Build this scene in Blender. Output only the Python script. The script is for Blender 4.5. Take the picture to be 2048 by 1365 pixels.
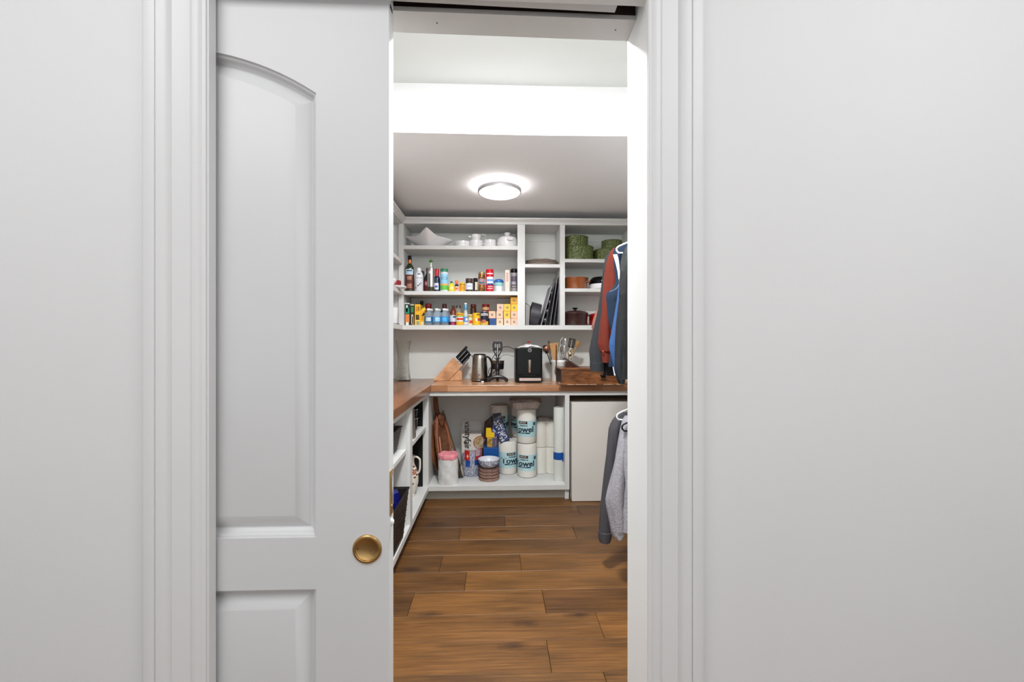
import bpy, bmesh, math, random
from mathutils import Vector, Matrix
random.seed(7)
for o in list(bpy.data.objects): bpy.data.objects.remove(o)
SC = bpy.context.scene
COL = SC.collection
R = math.radians
F = 865.0            # focal length in pixels of the 2048 px wide frame
CAMZ = 1.28
YAW = math.atan(29/865.0)

# ---------------------------------------------------------------- camera, world, light, exposure
cam = bpy.data.objects.new('camera', bpy.data.cameras.new('camera')); COL.objects.link(cam)
cam.location = (0, 0, CAMZ); cam.rotation_euler = (R(90), 0, -YAW)
cam.data.sensor_width = 36; cam.data.lens = F/2048*36; cam.data.clip_start = .02
SC.camera = cam
w = bpy.data.worlds.new('world'); SC.world = w; w.use_nodes = True
w.node_tree.nodes['Background'].inputs[0].default_value = (.9, .93, 1, 1)
w.node_tree.nodes['Background'].inputs[1].default_value = .3
vs = SC.view_settings
vs.view_transform = 'Standard'; vs.look = 'None'; vs.gamma = 1; vs.exposure = 0.0
vs.use_curve_mapping = False

def area(name, loc, size, power, rot=(0, 0, 0), col=(1, 1, 1), shape='SQUARE', sy=None):
    l = bpy.data.lights.new(name, 'AREA'); l.energy = power; l.size = size; l.color = col; l.shape = shape
    if sy: l.shape = 'RECTANGLE'; l.size_y = sy
    o = bpy.data.objects.new(name, l); COL.objects.link(o); o.location = loc; o.rotation_euler = rot
    return o
area('hall_light', (-.95, -.25, 2.60), 1.1, 20, col=(.985, .99, 1))
area('hall_light', (1.05, -.25, 2.60), 1.1, 21, col=(.985, .99, 1))
area('hall_fill_light', (0, -1.95, 1.2), 3.2, 14, rot=(R(90), 0, 0), sy=1.6, col=(.97, .985, 1))  # added fill from behind the camera; the hall has no window
area('pantry_lamp_light', (.015, 3.12, 2.322), .26, 4.8, shape='DISK', col=(.97, .99, 1))
# added unseen light over the door, put in to brighten the bulkhead
st_ = area('bulkhead_wash_light', (.0, 1.10, 2.44), 1.5, .12, rot=(R(93), 0, 0), sy=.06, col=(1, 1, .99)); st_.data.spread = R(60)
area('pantry_front_light', (.02, 1.62, 2.63), .3, 66, shape='DISK', col=(.95, .985, 1))

# ---------------------------------------------------------------- pixel -> metre
def AX(px, Y):
    u = (px-1024)/F
    return (u*math.cos(YAW)+math.sin(YAW))/(math.cos(YAW)-u*math.sin(YAW))*Y
def AZ(py, Y): return CAMZ+(682.5-py)*Y/F

# ---------------------------------------------------------------- materials
MATS = {}
def mat(name, c, rough=.5, metal=0, noise=.0, nscale=30, bump=0, bscale=60, emit=0, coat=0, trans=0, alpha=1, c2=None, stretch=None, ior=1.45, sheen=0):
    if name in MATS: return MATS[name]
    m = bpy.data.materials.new(name); m.use_nodes = True; nt = m.node_tree; b = nt.nodes['Principled BSDF']
    b.inputs['Base Color'].default_value = (*c, 1); b.inputs['Roughness'].default_value = rough
    b.inputs['Metallic'].default_value = metal; b.inputs['IOR'].default_value = ior
    b.inputs['Coat Weight'].default_value = coat; b.inputs['Transmission Weight'].default_value = trans
    b.inputs['Alpha'].default_value = alpha; b.inputs['Sheen Weight'].default_value = sheen
    tc = nt.nodes.new('ShaderNodeTexCoord'); mp = nt.nodes.new('ShaderNodeMapping'); nt.links.new(tc.outputs['Object'], mp.inputs[0])
    if stretch: mp.inputs['Scale'].default_value = stretch
    if noise or c2:
        n = nt.nodes.new('ShaderNodeTexNoise'); n.inputs['Scale'].default_value = nscale; n.inputs['Detail'].default_value = 5
        nt.links.new(mp.outputs[0], n.inputs['Vector'])
        r = nt.nodes.new('ShaderNodeValToRGB'); nt.links.new(n.outputs['Fac'], r.inputs[0])
        if c2:
            r.color_ramp.elements[0].position = .42; r.color_ramp.elements[1].position = .58
            r.color_ramp.elements[0].color = (*c, 1); r.color_ramp.elements[1].color = (*c2, 1)
        else:
            r.color_ramp.elements[0].position = .3; r.color_ramp.elements[1].position = .7
            r.color_ramp.elements[0].color = (*[max(0, x*(1-noise)) for x in c], 1)
            r.color_ramp.elements[1].color = (*[min(1, x*(1+noise)) for x in c], 1)
        nt.links.new(r.outputs[0], b.inputs['Base Color'])
    if bump:
        n2 = nt.nodes.new('ShaderNodeTexNoise'); n2.inputs['Scale'].default_value = bscale; n2.inputs['Detail'].default_value = 3
        nt.links.new(mp.outputs[0], n2.inputs['Vector'])
        bp = nt.nodes.new('ShaderNodeBump'); bp.inputs['Strength'].default_value = bump; bp.inputs['Distance'].default_value = .01
        nt.links.new(n2.outputs['Fac'], bp.inputs['Height']); nt.links.new(bp.outputs[0], b.inputs['Normal'])
    if emit:
        b.inputs['Emission Color'].default_value = (*c, 1); b.inputs['Emission Strength'].default_value = emit
    MATS[name] = m
    return m
def hx(s):
    v = [int(s[i:i+2], 16)/255 for i in (0, 2, 4)]
    return tuple(x/12.92 if x <= .04045 else ((x+.055)/1.055)**2.4 for x in v)
def H(s, **k): return mat('paint_'+s+'_'+'_'.join(str(a) for a in k.values()), hx(s), **k)
WALL = mat('hall_wall_paint', (.80, .80, .80), .75, noise=.012, nscale=2.5, bump=.02, bscale=180)
TRIM = mat('trim_gloss_paint', (.79, .79, .79), .42, noise=.008, nscale=6, bump=.02, bscale=60)
DOORP = mat('door_paint', (.72, .725, .73), .38, noise=.01, nscale=5, bump=.02, bscale=50)
PWALL = mat('pantry_wall_paint', (.83, .835, .81), .7, noise=.012, nscale=3, bump=.02, bscale=160)
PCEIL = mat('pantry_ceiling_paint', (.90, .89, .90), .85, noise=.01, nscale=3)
CAB = mat('cabinet_paint', (.67, .662, .65), .45, noise=.015, nscale=8, bump=.015, bscale=90)
CABD = mat('near_black_board', (.006, .006, .006), .9, noise=.3)  # near-black colour on closed back and end boards
KICK = mat('kick_board_paint', (.5, .5, .45), .5, noise=.03)
WHITE = mat('white_plastic', (.85, .85, .85), .4, noise=.01)
PORC = mat('white_porcelain', (.82, .80, .81), .12, noise=.01, coat=.5)
BLACK = mat('black_plastic', (.006, .006, .007), .4, noise=.1, ior=1.3)
BLKG = mat('black_gloss', (.003, .004, .004), .22, noise=.1, ior=1.33)
STEEL = mat('brushed_steel', (.55, .52, .49), .28, metal=1, noise=.08, nscale=40, stretch=(1, 1, .05))
CHROME = mat('chrome', (.8, .8, .82), .12, metal=1, noise=.02)
SILV = mat('satin_silver', (.62, .60, .63), .35, metal=1, noise=.03)
BRASS = mat('satin_brass', (.62, .40, .16), .34, metal=1, noise=.07, nscale=25, bump=.03, bscale=120)
NONST = mat('dark_nonstick_metal', (.10, .095, .11), .38, metal=.7, noise=.12)
GLASS = mat('clear_glass', (.95, .97, .97), .05, trans=1, ior=1.45, noise=.01)

def nodes_wood(name, c1, c2, dark, sx=(1.2, 26, 26), grain=.5, rough=.42, knots=False, objcol=False, bump=.05, streak=9):
    m = bpy.data.materials.new(name); m.use_nodes = True; nt = m.node_tree; b = nt.nodes['Principled BSDF']; L = nt.links.new
    N = nt.nodes.new
    tc = N('ShaderNodeTexCoord'); oi = N('ShaderNodeObjectInfo'); mp = N('ShaderNodeMapping')
    ofs = N('ShaderNodeVectorMath'); ofs.operation = 'MULTIPLY_ADD'
    cx = N('ShaderNodeCombineXYZ'); L(oi.outputs['Random'], cx.inputs[0]); L(oi.outputs['Random'], cx.inputs[1]); L(oi.outputs['Random'], cx.inputs[2])
    ofs.inputs[1].default_value = (37, 53, 11); L(cx.outputs[0], ofs.inputs[0]); L(tc.outputs['Object'], ofs.inputs[2])
    L(ofs.outputs[0], mp.inputs[0]); mp.inputs['Scale'].default_value = sx
    n = N('ShaderNodeTexNoise'); n.inputs['Scale'].default_value = 3; n.inputs['Detail'].default_value = 8; n.inputs['Distortion'].default_value = .6
    L(mp.outputs[0], n.inputs[0])
    r = N('ShaderNodeValToRGB'); L(n.outputs['Fac'], r.inputs[0])
    r.color_ramp.elements[0].position = .3; r.color_ramp.elements[1].position = .7
    r.color_ramp.elements[0].color = (*c1, 1); r.color_ramp.elements[1].color = (*c2, 1)
    out = r.outputs[0]
    # broad tone
    mp2 = N('ShaderNodeMapping'); L(ofs.outputs[0], mp2.inputs[0]); mp2.inputs['Scale'].default_value = (sx[0]*1.2, sx[1]*.22, sx[2]*.22)
    n2 = N('ShaderNodeTexNoise'); n2.inputs['Scale'].default_value = 1.6; n2.inputs['Detail'].default_value = 3; L(mp2.outputs[0], n2.inputs[0])
    r2 = N('ShaderNodeValToRGB'); L(n2.outputs['Fac'], r2.inputs[0]); r2.color_ramp.elements[0].position = .32; r2.color_ramp.elements[1].position = .6
    r2.color_ramp.elements[0].color = (.62, .62, .62, 1); r2.color_ramp.elements[1].color = (1, 1, 1, 1)
    mx = N('ShaderNodeMix'); mx.data_type = 'RGBA'; mx.blend_type = 'MULTIPLY'; mx.inputs[0].default_value = 1
    L(out, mx.inputs[6]); L(r2.outputs[0], mx.inputs[7]); out = mx.outputs[2]
    # growth rings
    wv = N('ShaderNodeTexWave'); wv.bands_direction = 'Y'; wv.inputs['Scale'].default_value = streak; wv.inputs['Distortion'].default_value = 9
    wv.inputs['Detail'].default_value = 3; wv.inputs['Detail Scale'].default_value = .7
    mp3 = N('ShaderNodeMapping'); L(ofs.outputs[0], mp3.inputs[0]); mp3.inputs['Scale'].default_value = (.55, 2.2, 2.2); L(mp3.outputs[0], wv.inputs[0])
    r3 = N('ShaderNodeValToRGB'); L(wv.outputs['Fac'], r3.inputs[0]); r3.color_ramp.elements[0].position = 0; r3.color_ramp.elements[1].position = .35
    r3.color_ramp.elements[0].color = (.72, .70, .66, 1); r3.color_ramp.elements[1].color = (1, 1, 1, 1)
    mx3 = N('ShaderNodeMix'); mx3.data_type = 'RGBA'; mx3.blend_type = 'MULTIPLY'; mx3.inputs[0].default_value = grain
    L(out, mx3.inputs[6]); L(r3.outputs[0], mx3.inputs[7]); out = mx3.outputs[2]
    if knots:
        mp4 = N('ShaderNodeMapping'); L(ofs.outputs[0], mp4.inputs[0]); mp4.inputs['Scale'].default_value = (1.5, 4.2, 1)
        v = N('ShaderNodeTexVoronoi'); v.inputs['Scale'].default_value = 1.5; L(mp4.outputs[0], v.inputs[0])
        nn = N('ShaderNodeTexNoise'); nn.inputs['Scale'].default_value = 14; L(mp4.outputs[0], nn.inputs[0])
        ad = N('ShaderNodeMath'); ad.operation = 'MULTIPLY_ADD'; L(nn.outputs['Fac'], ad.inputs[0]); ad.inputs[1].default_value = .16; L(v.outputs['Distance'], ad.inputs[2])
        r4 = N('ShaderNodeValToRGB'); L(ad.outputs[0], r4.inputs[0]); r4.color_ramp.elements[0].position = .10; r4.color_ramp.elements[1].position = .27
        r4.color_ramp.elements[0].color = (*dark, 1); r4.color_ramp.elements[1].color = (1, 1, 1, 1)
        mx4 = N('ShaderNodeMix'); mx4.data_type = 'RGBA'; mx4.blend_type = 'MULTIPLY'; mx4.inputs[0].default_value = .85
        L(out, mx4.inputs[6]); L(r4.outputs[0], mx4.inputs[7]); out = mx4.outputs[2]
    mpf = N('ShaderNodeMapping'); L(ofs.outputs[0], mpf.inputs[0]); mpf.inputs['Scale'].default_value = (sx[0]*3, sx[1]*9, sx[2]*9)
    nf = N('ShaderNodeTexNoise'); nf.inputs['Scale'].default_value = 3; nf.inputs['Detail'].default_value = 4; L(mpf.outputs[0], nf.inputs[0])
    rf_ = N('ShaderNodeValToRGB'); L(nf.outputs['Fac'], rf_.inputs[0]); rf_.color_ramp.elements[0].position = .35; rf_.color_ramp.elements[1].position = .6
    rf_.color_ramp.elements[0].color = (.74, .72, .7, 1); rf_.color_ramp.elements[1].color = (1, 1, 1, 1)
    mxf = N('ShaderNodeMix'); mxf.data_type = 'RGBA'; mxf.blend_type = 'MULTIPLY'; mxf.inputs[0].default_value = .8
    L(out, mxf.inputs[6]); L(rf_.outputs[0], mxf.inputs[7]); out = mxf.outputs[2]
    if objcol:
        mx5 = N('ShaderNodeMix'); mx5.data_type = 'RGBA'; mx5.blend_type = 'MULTIPLY'; mx5.inputs[0].default_value = 1
        L(out, mx5.inputs[6]); L(oi.outputs['Color'], mx5.inputs[7]); out = mx5.outputs[2]
    L(out, b.inputs['Base Color']); b.inputs['Roughness'].default_value = rough
    bp = N('ShaderNodeBump'); bp.inputs['Strength'].default_value = bump; L(n.outputs['Fac'], bp.inputs['Height']); L(bp.outputs[0], b.inputs['Normal'])
    return m
FLOORW = nodes_wood('oak_floor', (.128, .053, .012), (.255, .112, .029), (.22, .17, .13), knots=True, objcol=True, rough=.45)

def butcher(name, cols, axis, rough=.22):
    """glued staves: random tone per stave"""
    m = bpy.data.materials.new(name); m.use_nodes = True; nt = m.node_tree; b = nt.nodes['Principled BSDF']; L = nt.links.new; N = nt.nodes.new
    tc = N('ShaderNodeTexCoord'); mp = N('ShaderNodeMapping'); L(tc.outputs['Object'], mp.inputs[0])
    if axis == 'Y': mp.inputs['Rotation'].default_value = (0, 0, R(90))
    br = N('ShaderNodeTexBrick'); L(mp.outputs[0], br.inputs[0]); br.inputs['Scale'].default_value = 1
    br.inputs['Brick Width'].default_value = .31; br.inputs['Row Height'].default_value = .038; br.inputs['Mortar Size'].default_value = .0009
    br.inputs['Color1'].default_value = (0, 0, 0, 1); br.inputs['Color2'].default_value = (1, 1, 1, 1); br.inputs['Mortar'].default_value = (.3, .3, .3, 1)
    r = N('ShaderNodeValToRGB'); L(br.outputs['Color'], r.inputs[0])
    r.color_ramp.elements[0].color = (*cols[0], 1); r.color_ramp.elements[1].color = (*cols[2], 1)
    e = r.color_ramp.elements.new(.5); e.color = (*cols[1], 1)
    mp2 = N('ShaderNodeMapping'); L(mp.outputs[0], mp2.inputs[0]); mp2.inputs['Scale'].default_value = (2, 40, 40)
    n = N('ShaderNodeTexNoise'); n.inputs['Scale'].default_value = 2; n.inputs['Detail'].default_value = 6; L(mp2.outputs[0], n.inputs[0])
    r2 = N('ShaderNodeValToRGB'); L(n.outputs['Fac'], r2.inputs[0]); r2.color_ramp.elements[0].position = .3; r2.color_ramp.elements[1].position = .65
    r2.color_ramp.elements[0].color = (.68, .64, .6, 1); r2.color_ramp.elements[1].color = (1, 1, 1, 1)
    mx = N('ShaderNodeMix'); mx.data_type = 'RGBA'; mx.blend_type = 'MULTIPLY'; mx.inputs[0].default_value = 1
    L(r.outputs[0], mx.inputs[6]); L(r2.outputs[0], mx.inputs[7]); L(mx.outputs[2], b.inputs['Base Color'])
    b.inputs['Roughness'].default_value = rough
    return m
BUT1 = butcher('butcher_block_light', ((.40, .18, .085), (.58, .30, .16), (.72, .42, .24)), 'X')
BUT2 = butcher('butcher_block_red', ((.20, .075, .030), (.28, .11, .046), (.36, .15, .065)), 'Y')

# ---------------------------------------------------------------- mesh helpers
def catmull(pts, n=6):
    P = [Vector(p) for p in pts]; out = []
    for i in range(len(P)-1):
        a = P[max(i-1, 0)]; b = P[i]; c = P[i+1]; d = P[min(i+2, len(P)-1)]
        for k in range(n):
            t = k/n
            out.append(.5*((2*b)+(-a+c)*t+(2*a-5*b+4*c-d)*t*t+(-a+3*b-3*c+d)*t*t*t))
    out.append(P[-1]); return out
class MB:
    def __init__(s): s.bm = bmesh.new()
    def box(s, x0, x1, y0, y1, z0, z1, M=None):
        vs_ = [s.bm.verts.new(Vector(p)) for p in ((x0, y0, z0), (x1, y0, z0), (x1, y1, z0), (x0, y1, z0), (x0, y0, z1), (x1, y0, z1), (x1, y1, z1), (x0, y1, z1))]
        if M:
            for v in vs_: v.co = M @ v.co
        for f in ((0, 3, 2, 1), (4, 5, 6, 7), (0, 1, 5, 4), (1, 2, 6, 5), (2, 3, 7, 6), (3, 0, 4, 7)): s.bm.faces.new([vs_[i] for i in f])
        return s
    def hexa(s, pts):   # 8 corners, same order as box
        vs_ = [s.bm.verts.new(Vector(p)) for p in pts]
        for f in ((0, 3, 2, 1), (4, 5, 6, 7), (0, 1, 5, 4), (1, 2, 6, 5), (2, 3, 7, 6), (3, 0, 4, 7)): s.bm.faces.new([vs_[i] for i in f])
        return s
    def rings(s, rings, close=True, cap0=True, cap1=True):
        vr = [[s.bm.verts.new(Vector(p)) for p in r] for r in rings]
        n = len(vr[0])
        for a, b in zip(vr, vr[1:]):
            for i in range(n if close else n-1):
                j = (i+1) % n
                s.bm.faces.new((a[i], a[j], b[j], b[i]))
        if cap0: s.bm.faces.new(list(reversed(vr[0])))
        if cap1: s.bm.faces.new(vr[-1])
        return s
    def lathe(s, prof, seg=24, c=(0, 0, 0), a0=None, a1=None, sx=1, sy=1, M=None):
        full = a0 is None
        if full: angs = [2*math.pi*i/seg for i in range(seg)]
        else: angs = [a0+(a1-a0)*i/seg for i in range(seg+1)]
        rr = []
        for r, z in prof:
            ring = [Vector((c[0]+max(r, 1e-5)*sx*math.cos(a), c[1]+max(r, 1e-5)*sy*math.sin(a), c[2]+z)) for a in angs]
            if M: ring = [M @ p for p in ring]
            rr.append(ring)
        return s.rings(rr, close=full, cap0=full, cap1=full)
    def tube(s, pts, r, seg=8, smooth=0, cap=True):
        P = catmull(pts, smooth) if smooth else [Vector(p) for p in pts]
        rr = []; n = len(P); x = None
        for i, p in enumerate(P):
            t = P[min(i+1, n-1)]-P[max(i-1, 0)]
            t = t.normalized() if t.length > 1e-9 else Vector((0, 0, 1))
            if x is None: x = t.cross(Vector((.13, .21, 1)) if abs(t.z) < .9 else Vector((1, .1, 0)))
            x = x-t*x.dot(t)
            if x.length < 1e-6: x = t.cross(Vector((.3, 1, .2)))
            x.normalize(); y = t.cross(x).normalized()
            rad = r[min(int(i*len(r)/n), len(r)-1)] if isinstance(r, (list, tuple)) else r
            rr.append([p+x*rad*math.cos(2*math.pi*k/seg)+y*rad*math.sin(2*math.pi*k/seg) for k in range(seg)])
        return s.rings(rr, cap0=cap, cap1=cap)
    def loft(s, secs, seg=28, amp=.0, n=5, ph=0, tw=6.0):
        rr = []
        for cx, cy, z, rx, ry in secs:
            ring = []
            for i in range(seg):
                a = 2*math.pi*i/seg
                k = 1+amp*math.sin(n*a+ph+z*tw)+amp*.5*math.sin((n*2+1)*a-ph+z*tw*1.7)
                ring.append(Vector((cx+rx*k*math.cos(a), cy+ry*k*math.sin(a), z)))
            rr.append(ring)
        return s.rings(rr)
    def prism(s, poly, y0, y1, M=None):   # polygon in XZ, extruded along Y
        a = [Vector((x, y0, z)) for x, z in poly]; b = [Vector((x, y1, z)) for x, z in poly]
        if M: a = [M @ p for p in a]; b = [M @ p for p in b]
        return s.rings([a, b])
    def ball(s, c, r, seg=12, sz=1):
        k = 8
        return s.lathe([(r*math.sin(math.pi*i/k), -r*sz*math.cos(math.pi*i/k)) for i in range(k+1)], seg, c)
    def build(s, name, m, parent=None, smooth=False, bevel=0, solid=0, sub=0, loc=None, M=None):
        bm = s.bm
        if M: bm.transform(M)
        if loc is not None: bm.transform(Matrix.Translation(-Vector(loc)))
        bmesh.ops.remove_doubles(bm, verts=bm.verts, dist=1e-6)
        bmesh.ops.recalc_face_normals(bm, faces=bm.faces)
        me = bpy.data.meshes.new(name); bm.to_mesh(me); bm.free()
        me.materials.append(m)
        o = bpy.data.objects.new(name, me); COL.objects.link(o)
        if smooth:
            for p in me.polygons: p.use_smooth = True
            me.set_sharp_from_angle(angle=R(smooth if smooth is not True else 45))
        if parent: o.parent = parent
        if loc is not None and not parent: o.location = loc
        if solid:
            d = o.modifiers.new('solid', 'SOLIDIFY'); d.thickness = solid; d.offset = 0
        if bevel:
            d = o.modifiers.new('bevel', 'BEVEL'); d.width = bevel; d.segments = 2; d.limit_method = 'ANGLE'
        if sub:
            d = o.modifiers.new('sub', 'SUBSURF'); d.levels = sub; d.render_levels = sub
        return o
def tag(o, label=None, cat=None, group=None, kind=None):
    if label: o['label'] = label
    if cat: o['category'] = cat
    if group: o['group'] = group
    if kind: o['kind'] = kind
    return o
def thing(name, label, cat, loc=(0, 0, 0), rz=0, group=None):
    o = bpy.data.objects.new(name, None); COL.objects.link(o); o.location = loc; o.rotation_euler = (0, 0, rz); o.empty_display_size = .05
    return tag(o, label, cat, group)
def copy_tree(o, parent=None):
    c = o.copy(); COL.objects.link(c)
    if parent: c.parent = parent
    for ch in list(o.children): copy_tree(ch, c)
    return c
def text(s, size, m, parent, loc=(0, 0, 0), radius=None, ext=.0006, name='lettering', align='CENTER', rot=0, sx=1, M=None, bold=0):
    cu = bpy.data.curves.new('txt', 'FONT'); cu.body = s; cu.size = size; cu.extrude = ext; cu.align_x = align; cu.align_y = 'CENTER'; cu.offset = bold
    cu.resolution_u = 3
    to = bpy.data.objects.new('txt', cu); COL.objects.link(to)
    dg = bpy.context.evaluated_depsgraph_get(); me = bpy.data.meshes.new_from_object(to.evaluated_get(dg))
    bpy.data.objects.remove(to)
    ca, sa = math.cos(rot), math.sin(rot)
    for v in me.vertices:
        x, y, z = v.co.x*sx, v.co.y, v.co.z
        x, y = x*ca-y*sa, x*sa+y*ca
        if radius:
            x += loc[0]; a = x/radius; rr = radius+z+.0006
            v.co = (rr*math.sin(a), -rr*math.cos(a), y+loc[2])
        else: v.co = (x+loc[0], loc[1]-z, y+loc[2])
    if M: me.transform(M)
    me.materials.clear(); me.materials.append(m)
    o = bpy.data.objects.new(name, me); COL.objects.link(o)
    if parent: o.parent = parent
    return o
def arc(r, z0, z1, a, b):   # partial cylinder facing the front, angles in degrees from straight ahead (-Y), right positive
    return MB().lathe([(r, z0), (r, z1)], 10, a0=R(-90+a), a1=R(-90+b))

# ---------------------------------------------------------------- dimensions of the place
YF = .905; YB = 1.041                     # hall wall: front and back face
XL = AX(409, .888); XR = AX(1299, .888)       # door opening
YLOW = 3.466; YUP = 3.735; YWALL = 4.085  # lower fronts, upper fronts, rear wall of the pantry
PXL = -1.16; PXR = 1.18
ZCH = 2.67; ZCL = 2.40; YBULK = 2.345
CT = .929; CTB = .877                     # worktop top and underside
def sbox(name, m, *b, parent=None, bevel=0, kind='structure'):
    o = MB().box(*b).build(name, m, parent, bevel=bevel)
    if kind and not parent: o['kind'] = kind
    return o
HW = 2.6
sbox('wall_left', WALL, -HW, XL-.012, YF, YF+.012, 0, ZCH)
sbox('wall_right', WALL, XR+.012, HW, YF, YF+.012, 0, ZCH)
sbox('wall_over_door', WALL, XL-.012, XR+.012, YF, YF+.012, 2.03, ZCH)
sbox('wall_side_left', WALL, -HW-.1, -HW, -2.1, YF+.012, 0, ZCH)
sbox('wall_side_right', WALL, HW, HW+.1, -2.1, YF+.012, 0, ZCH)
sbox('wall_behind', WALL, -HW-.1, HW+.1, -2.2, -2.1, 0, ZCH)
sbox('ceiling_hall', WALL, -HW-.1, HW+.1, -2.2, YB+.0, ZCH, ZCH+.1)
# pantry shell
sbox('wall_front_left', PWALL, PXL-.1, XL-.012, YB-.012, YB, 0, ZCH)
sbox('wall_front_right', PWALL, XR+.012, PXR+.1, YB-.012, YB, 0, ZCH)
sbox('wall_front_over', PWALL, XL-.012, XR+.012, YB-.012, YB, 2.03, ZCH)
sbox('wall_inner_left', PWALL, PXL-.1, PXL, YB, YWALL+.1, 0, ZCH)
sbox('wall_inner_right', PWALL, PXR, PXR+.1, YB, YWALL+.1, 0, ZCH)
sbox('wall_back', PWALL, PXL, PXR, YWALL, YWALL+.1, 0, ZCH)
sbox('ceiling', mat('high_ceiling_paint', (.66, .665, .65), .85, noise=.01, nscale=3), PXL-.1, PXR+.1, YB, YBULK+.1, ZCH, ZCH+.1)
# lowered rear ceiling; its front face (bulkhead) waves a little like real drywall
mb = MB(); N = 24; rr = []
for i in range(N+1):
    x = PXL+(PXR-PXL)*i/N; y = YBULK-.010*(x-.1)+.006*math.sin(x*3); zb = ZCL+.003*(abs(x-.1)/.6)**2*.8
    rr.append([(x, y, ZCH), (x, y, zb), (x, YWALL, ZCL), (x, YWALL, ZCH)])
mb.rings(rr)
tag(mb.build('ceiling_lowered', PCEIL), kind='structure')
# floor with single planks
fl = tag(MB().box(-HW, HW, -2.1, YWALL, -.04, -.018).build('floor', mat('subfloor', (.05, .025, .01), .8, noise=.1)), kind='structure')
rows = {3.345: [-.9, AX(846, 3.25), AX(1157, 3.25)], 3.163: [AX(1010, 3.07)], 2.984: [AX(920, 2.88), AX(1149, 2.88)], 2.789: [-.62, 1.05],
        2.593: [AX(882, 2.5), AX(1041, 2.5)], 2.404: [AX(931, 2.31)], 2.22: [AX(822, 2.12), AX(1088, 2.12)], 2.025: [-1.0, AX(1200, 1.93)],
        1.845: [AX(1098, 1.75)], 1.662: [AX(1217, 1.58)]}
ys = [4.09, 3.905, 3.72, 3.53, 3.345, 3.163, 2.984, 2.789, 2.593, 2.404, 2.22, 2.025, 1.845, 1.662]
while ys[-1] > -.2: ys.append(ys[-1]-.187)
tones = {3.163: [(.58, .55, .55), (.98, .95, .95)], 2.984: [(.78, .78, .8), (1.08, 1.05, 1), (.8, .8, .8)], 2.789: [(.8,)*3, (.88, .86, .84), (.8,)*3],
         2.593: [(.72, .70, .68), (.88, .86, .84), (1.15, 1.12, 1.05)], 2.404: [(.88, .84, .8), (1.2, 1.18, 1.1)], 2.22: [(.7, .66, .66), (1.12, 1.1, 1.05), (.78, .72, .7)],
         2.025: [(1,)*3, (.98, .96, .94), (1.15, 1.1, 1.0)], 1.845: [(1.0, .97, .92), (1.05, 1.02, .95)], 3.345: [(.7,)*3, (.72, .66, .66), (.8, .78, .76), (.62, .58, .56)]}
for a, b in zip(ys, ys[1:]):
    js = [-1.16 if a > 1.1 else -1.9]+sorted(j for j in rows.get(a, [random.uniform(-.9, .2), random.uniform(.45, 1.0)]))+[1.18 if a > 1.1 else 1.9]
    for i, (x0, x1) in enumerate(zip(js, js[1:])):
        cx, cy = (x0+x1)/2, (a+b)/2
        hx_, hy_ = (x1-x0)/2-.0007, (a-b)/2-.0006; e = .0016
        mb = MB(); mb.rings([[(-hx_, -hy_, -.018), (hx_, -hy_, -.018), (hx_, hy_, -.018), (-hx_, hy_, -.018)],
                            [(-hx_, -hy_, -e), (hx_, -hy_, -e), (hx_, hy_, -e), (-hx_, hy_, -e)],
                            [(-hx_+e, -hy_+e, 0), (hx_-e, -hy_+e, 0), (hx_-e, hy_-e, 0), (-hx_+e, hy_-e, 0)]])
        p = mb.build('plank', FLOORW, fl); p.location = (cx, cy, 0)
        tn = tones.get(a); t = tn[i % len(tn)] if tn else (random.uniform(.75, 1.05),)*3
        p.color = (*t, 1) if len(t) == 3 else (t[0],)*3+(1,)

# ---------------------------------------------------------------- jambs, head and casing
def jamb(name, x, s):
    """s=+1 right jamb (body extends right), slot for the sliding door on the left one"""
    o = MB()
    if s > 0: o.box(x, x+.012, YF-.004, YB, 0, 2.045)
    else:
        o.box(x-.012, x, YF-.004, .924, 0, 2.045); o.box(x-.012, x, .968, YB, 0, 2.045)
    return tag(o.build(name, TRIM, bevel=.001), kind='structure')
jamb('trim_1', XR, 1); jamb('trim_2', XL, -1)
# split head: front half, slot with the sliding track, lower rear half
def zh(py, Y): return AZ(py, Y)
DKB = mat('unpainted_slot_wood', (.055, .035, .03), .8, noise=.2, nscale=30)
def slab(name, m, ya, yb, zl, zr, tl, tr, parent=None):
    o = MB().hexa([(XL, ya, zl), (XR, ya, zr), (XR, yb, zr), (XL, yb, zl), (XL, ya, tl), (XR, ya, tr), (XR, yb, tr), (XL, yb, tl)]).build(name, m, parent)
    if not parent: o['kind'] = 'structure'
    return o
slab('trim_3', TRIM, YF-.004, .922, AZ(-3, .922), AZ(5.5, .922), 2.06, 2.06)
zrL, zrR = AZ(66, YB), AZ(76.5, YB)
slab('trim_4', CAB, .972, YB, zrL, zrR, zrL+.010, zrR+.010)
slab('trim_5', DKB, .980, YB, zrL+.0102, zrR+.0102, 2.09, 2.09)
tag(MB().box(XL, XR, .915, .980, 2.075, 2.09).box(XL, XR, .915, .921, 2.06, 2.075).build('trim_9', DKB), kind='structure')
for px, py in ((874, 44), (1231, 52)):
    o = MB().lathe([(0, -.0008), (.0016, -.0008), (.0016, .003)], 10, (AX(px, 1.005), 1.005, zrL+(zrR-zrL)*((AX(px, 1.005)-XL)/(XR-XL)))).build('nail_hole', BLACK)
    o.parent = bpy.data.objects['trim_4']
trk = thing('sliding_track', 'pale metal sliding track strip in the slot over the doorway', 'track', (XL, .947, 2.06))
xt = AX(1231, .94); TM = mat('track_metal', (.62, .62, .62), .5, metal=.2)
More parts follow.
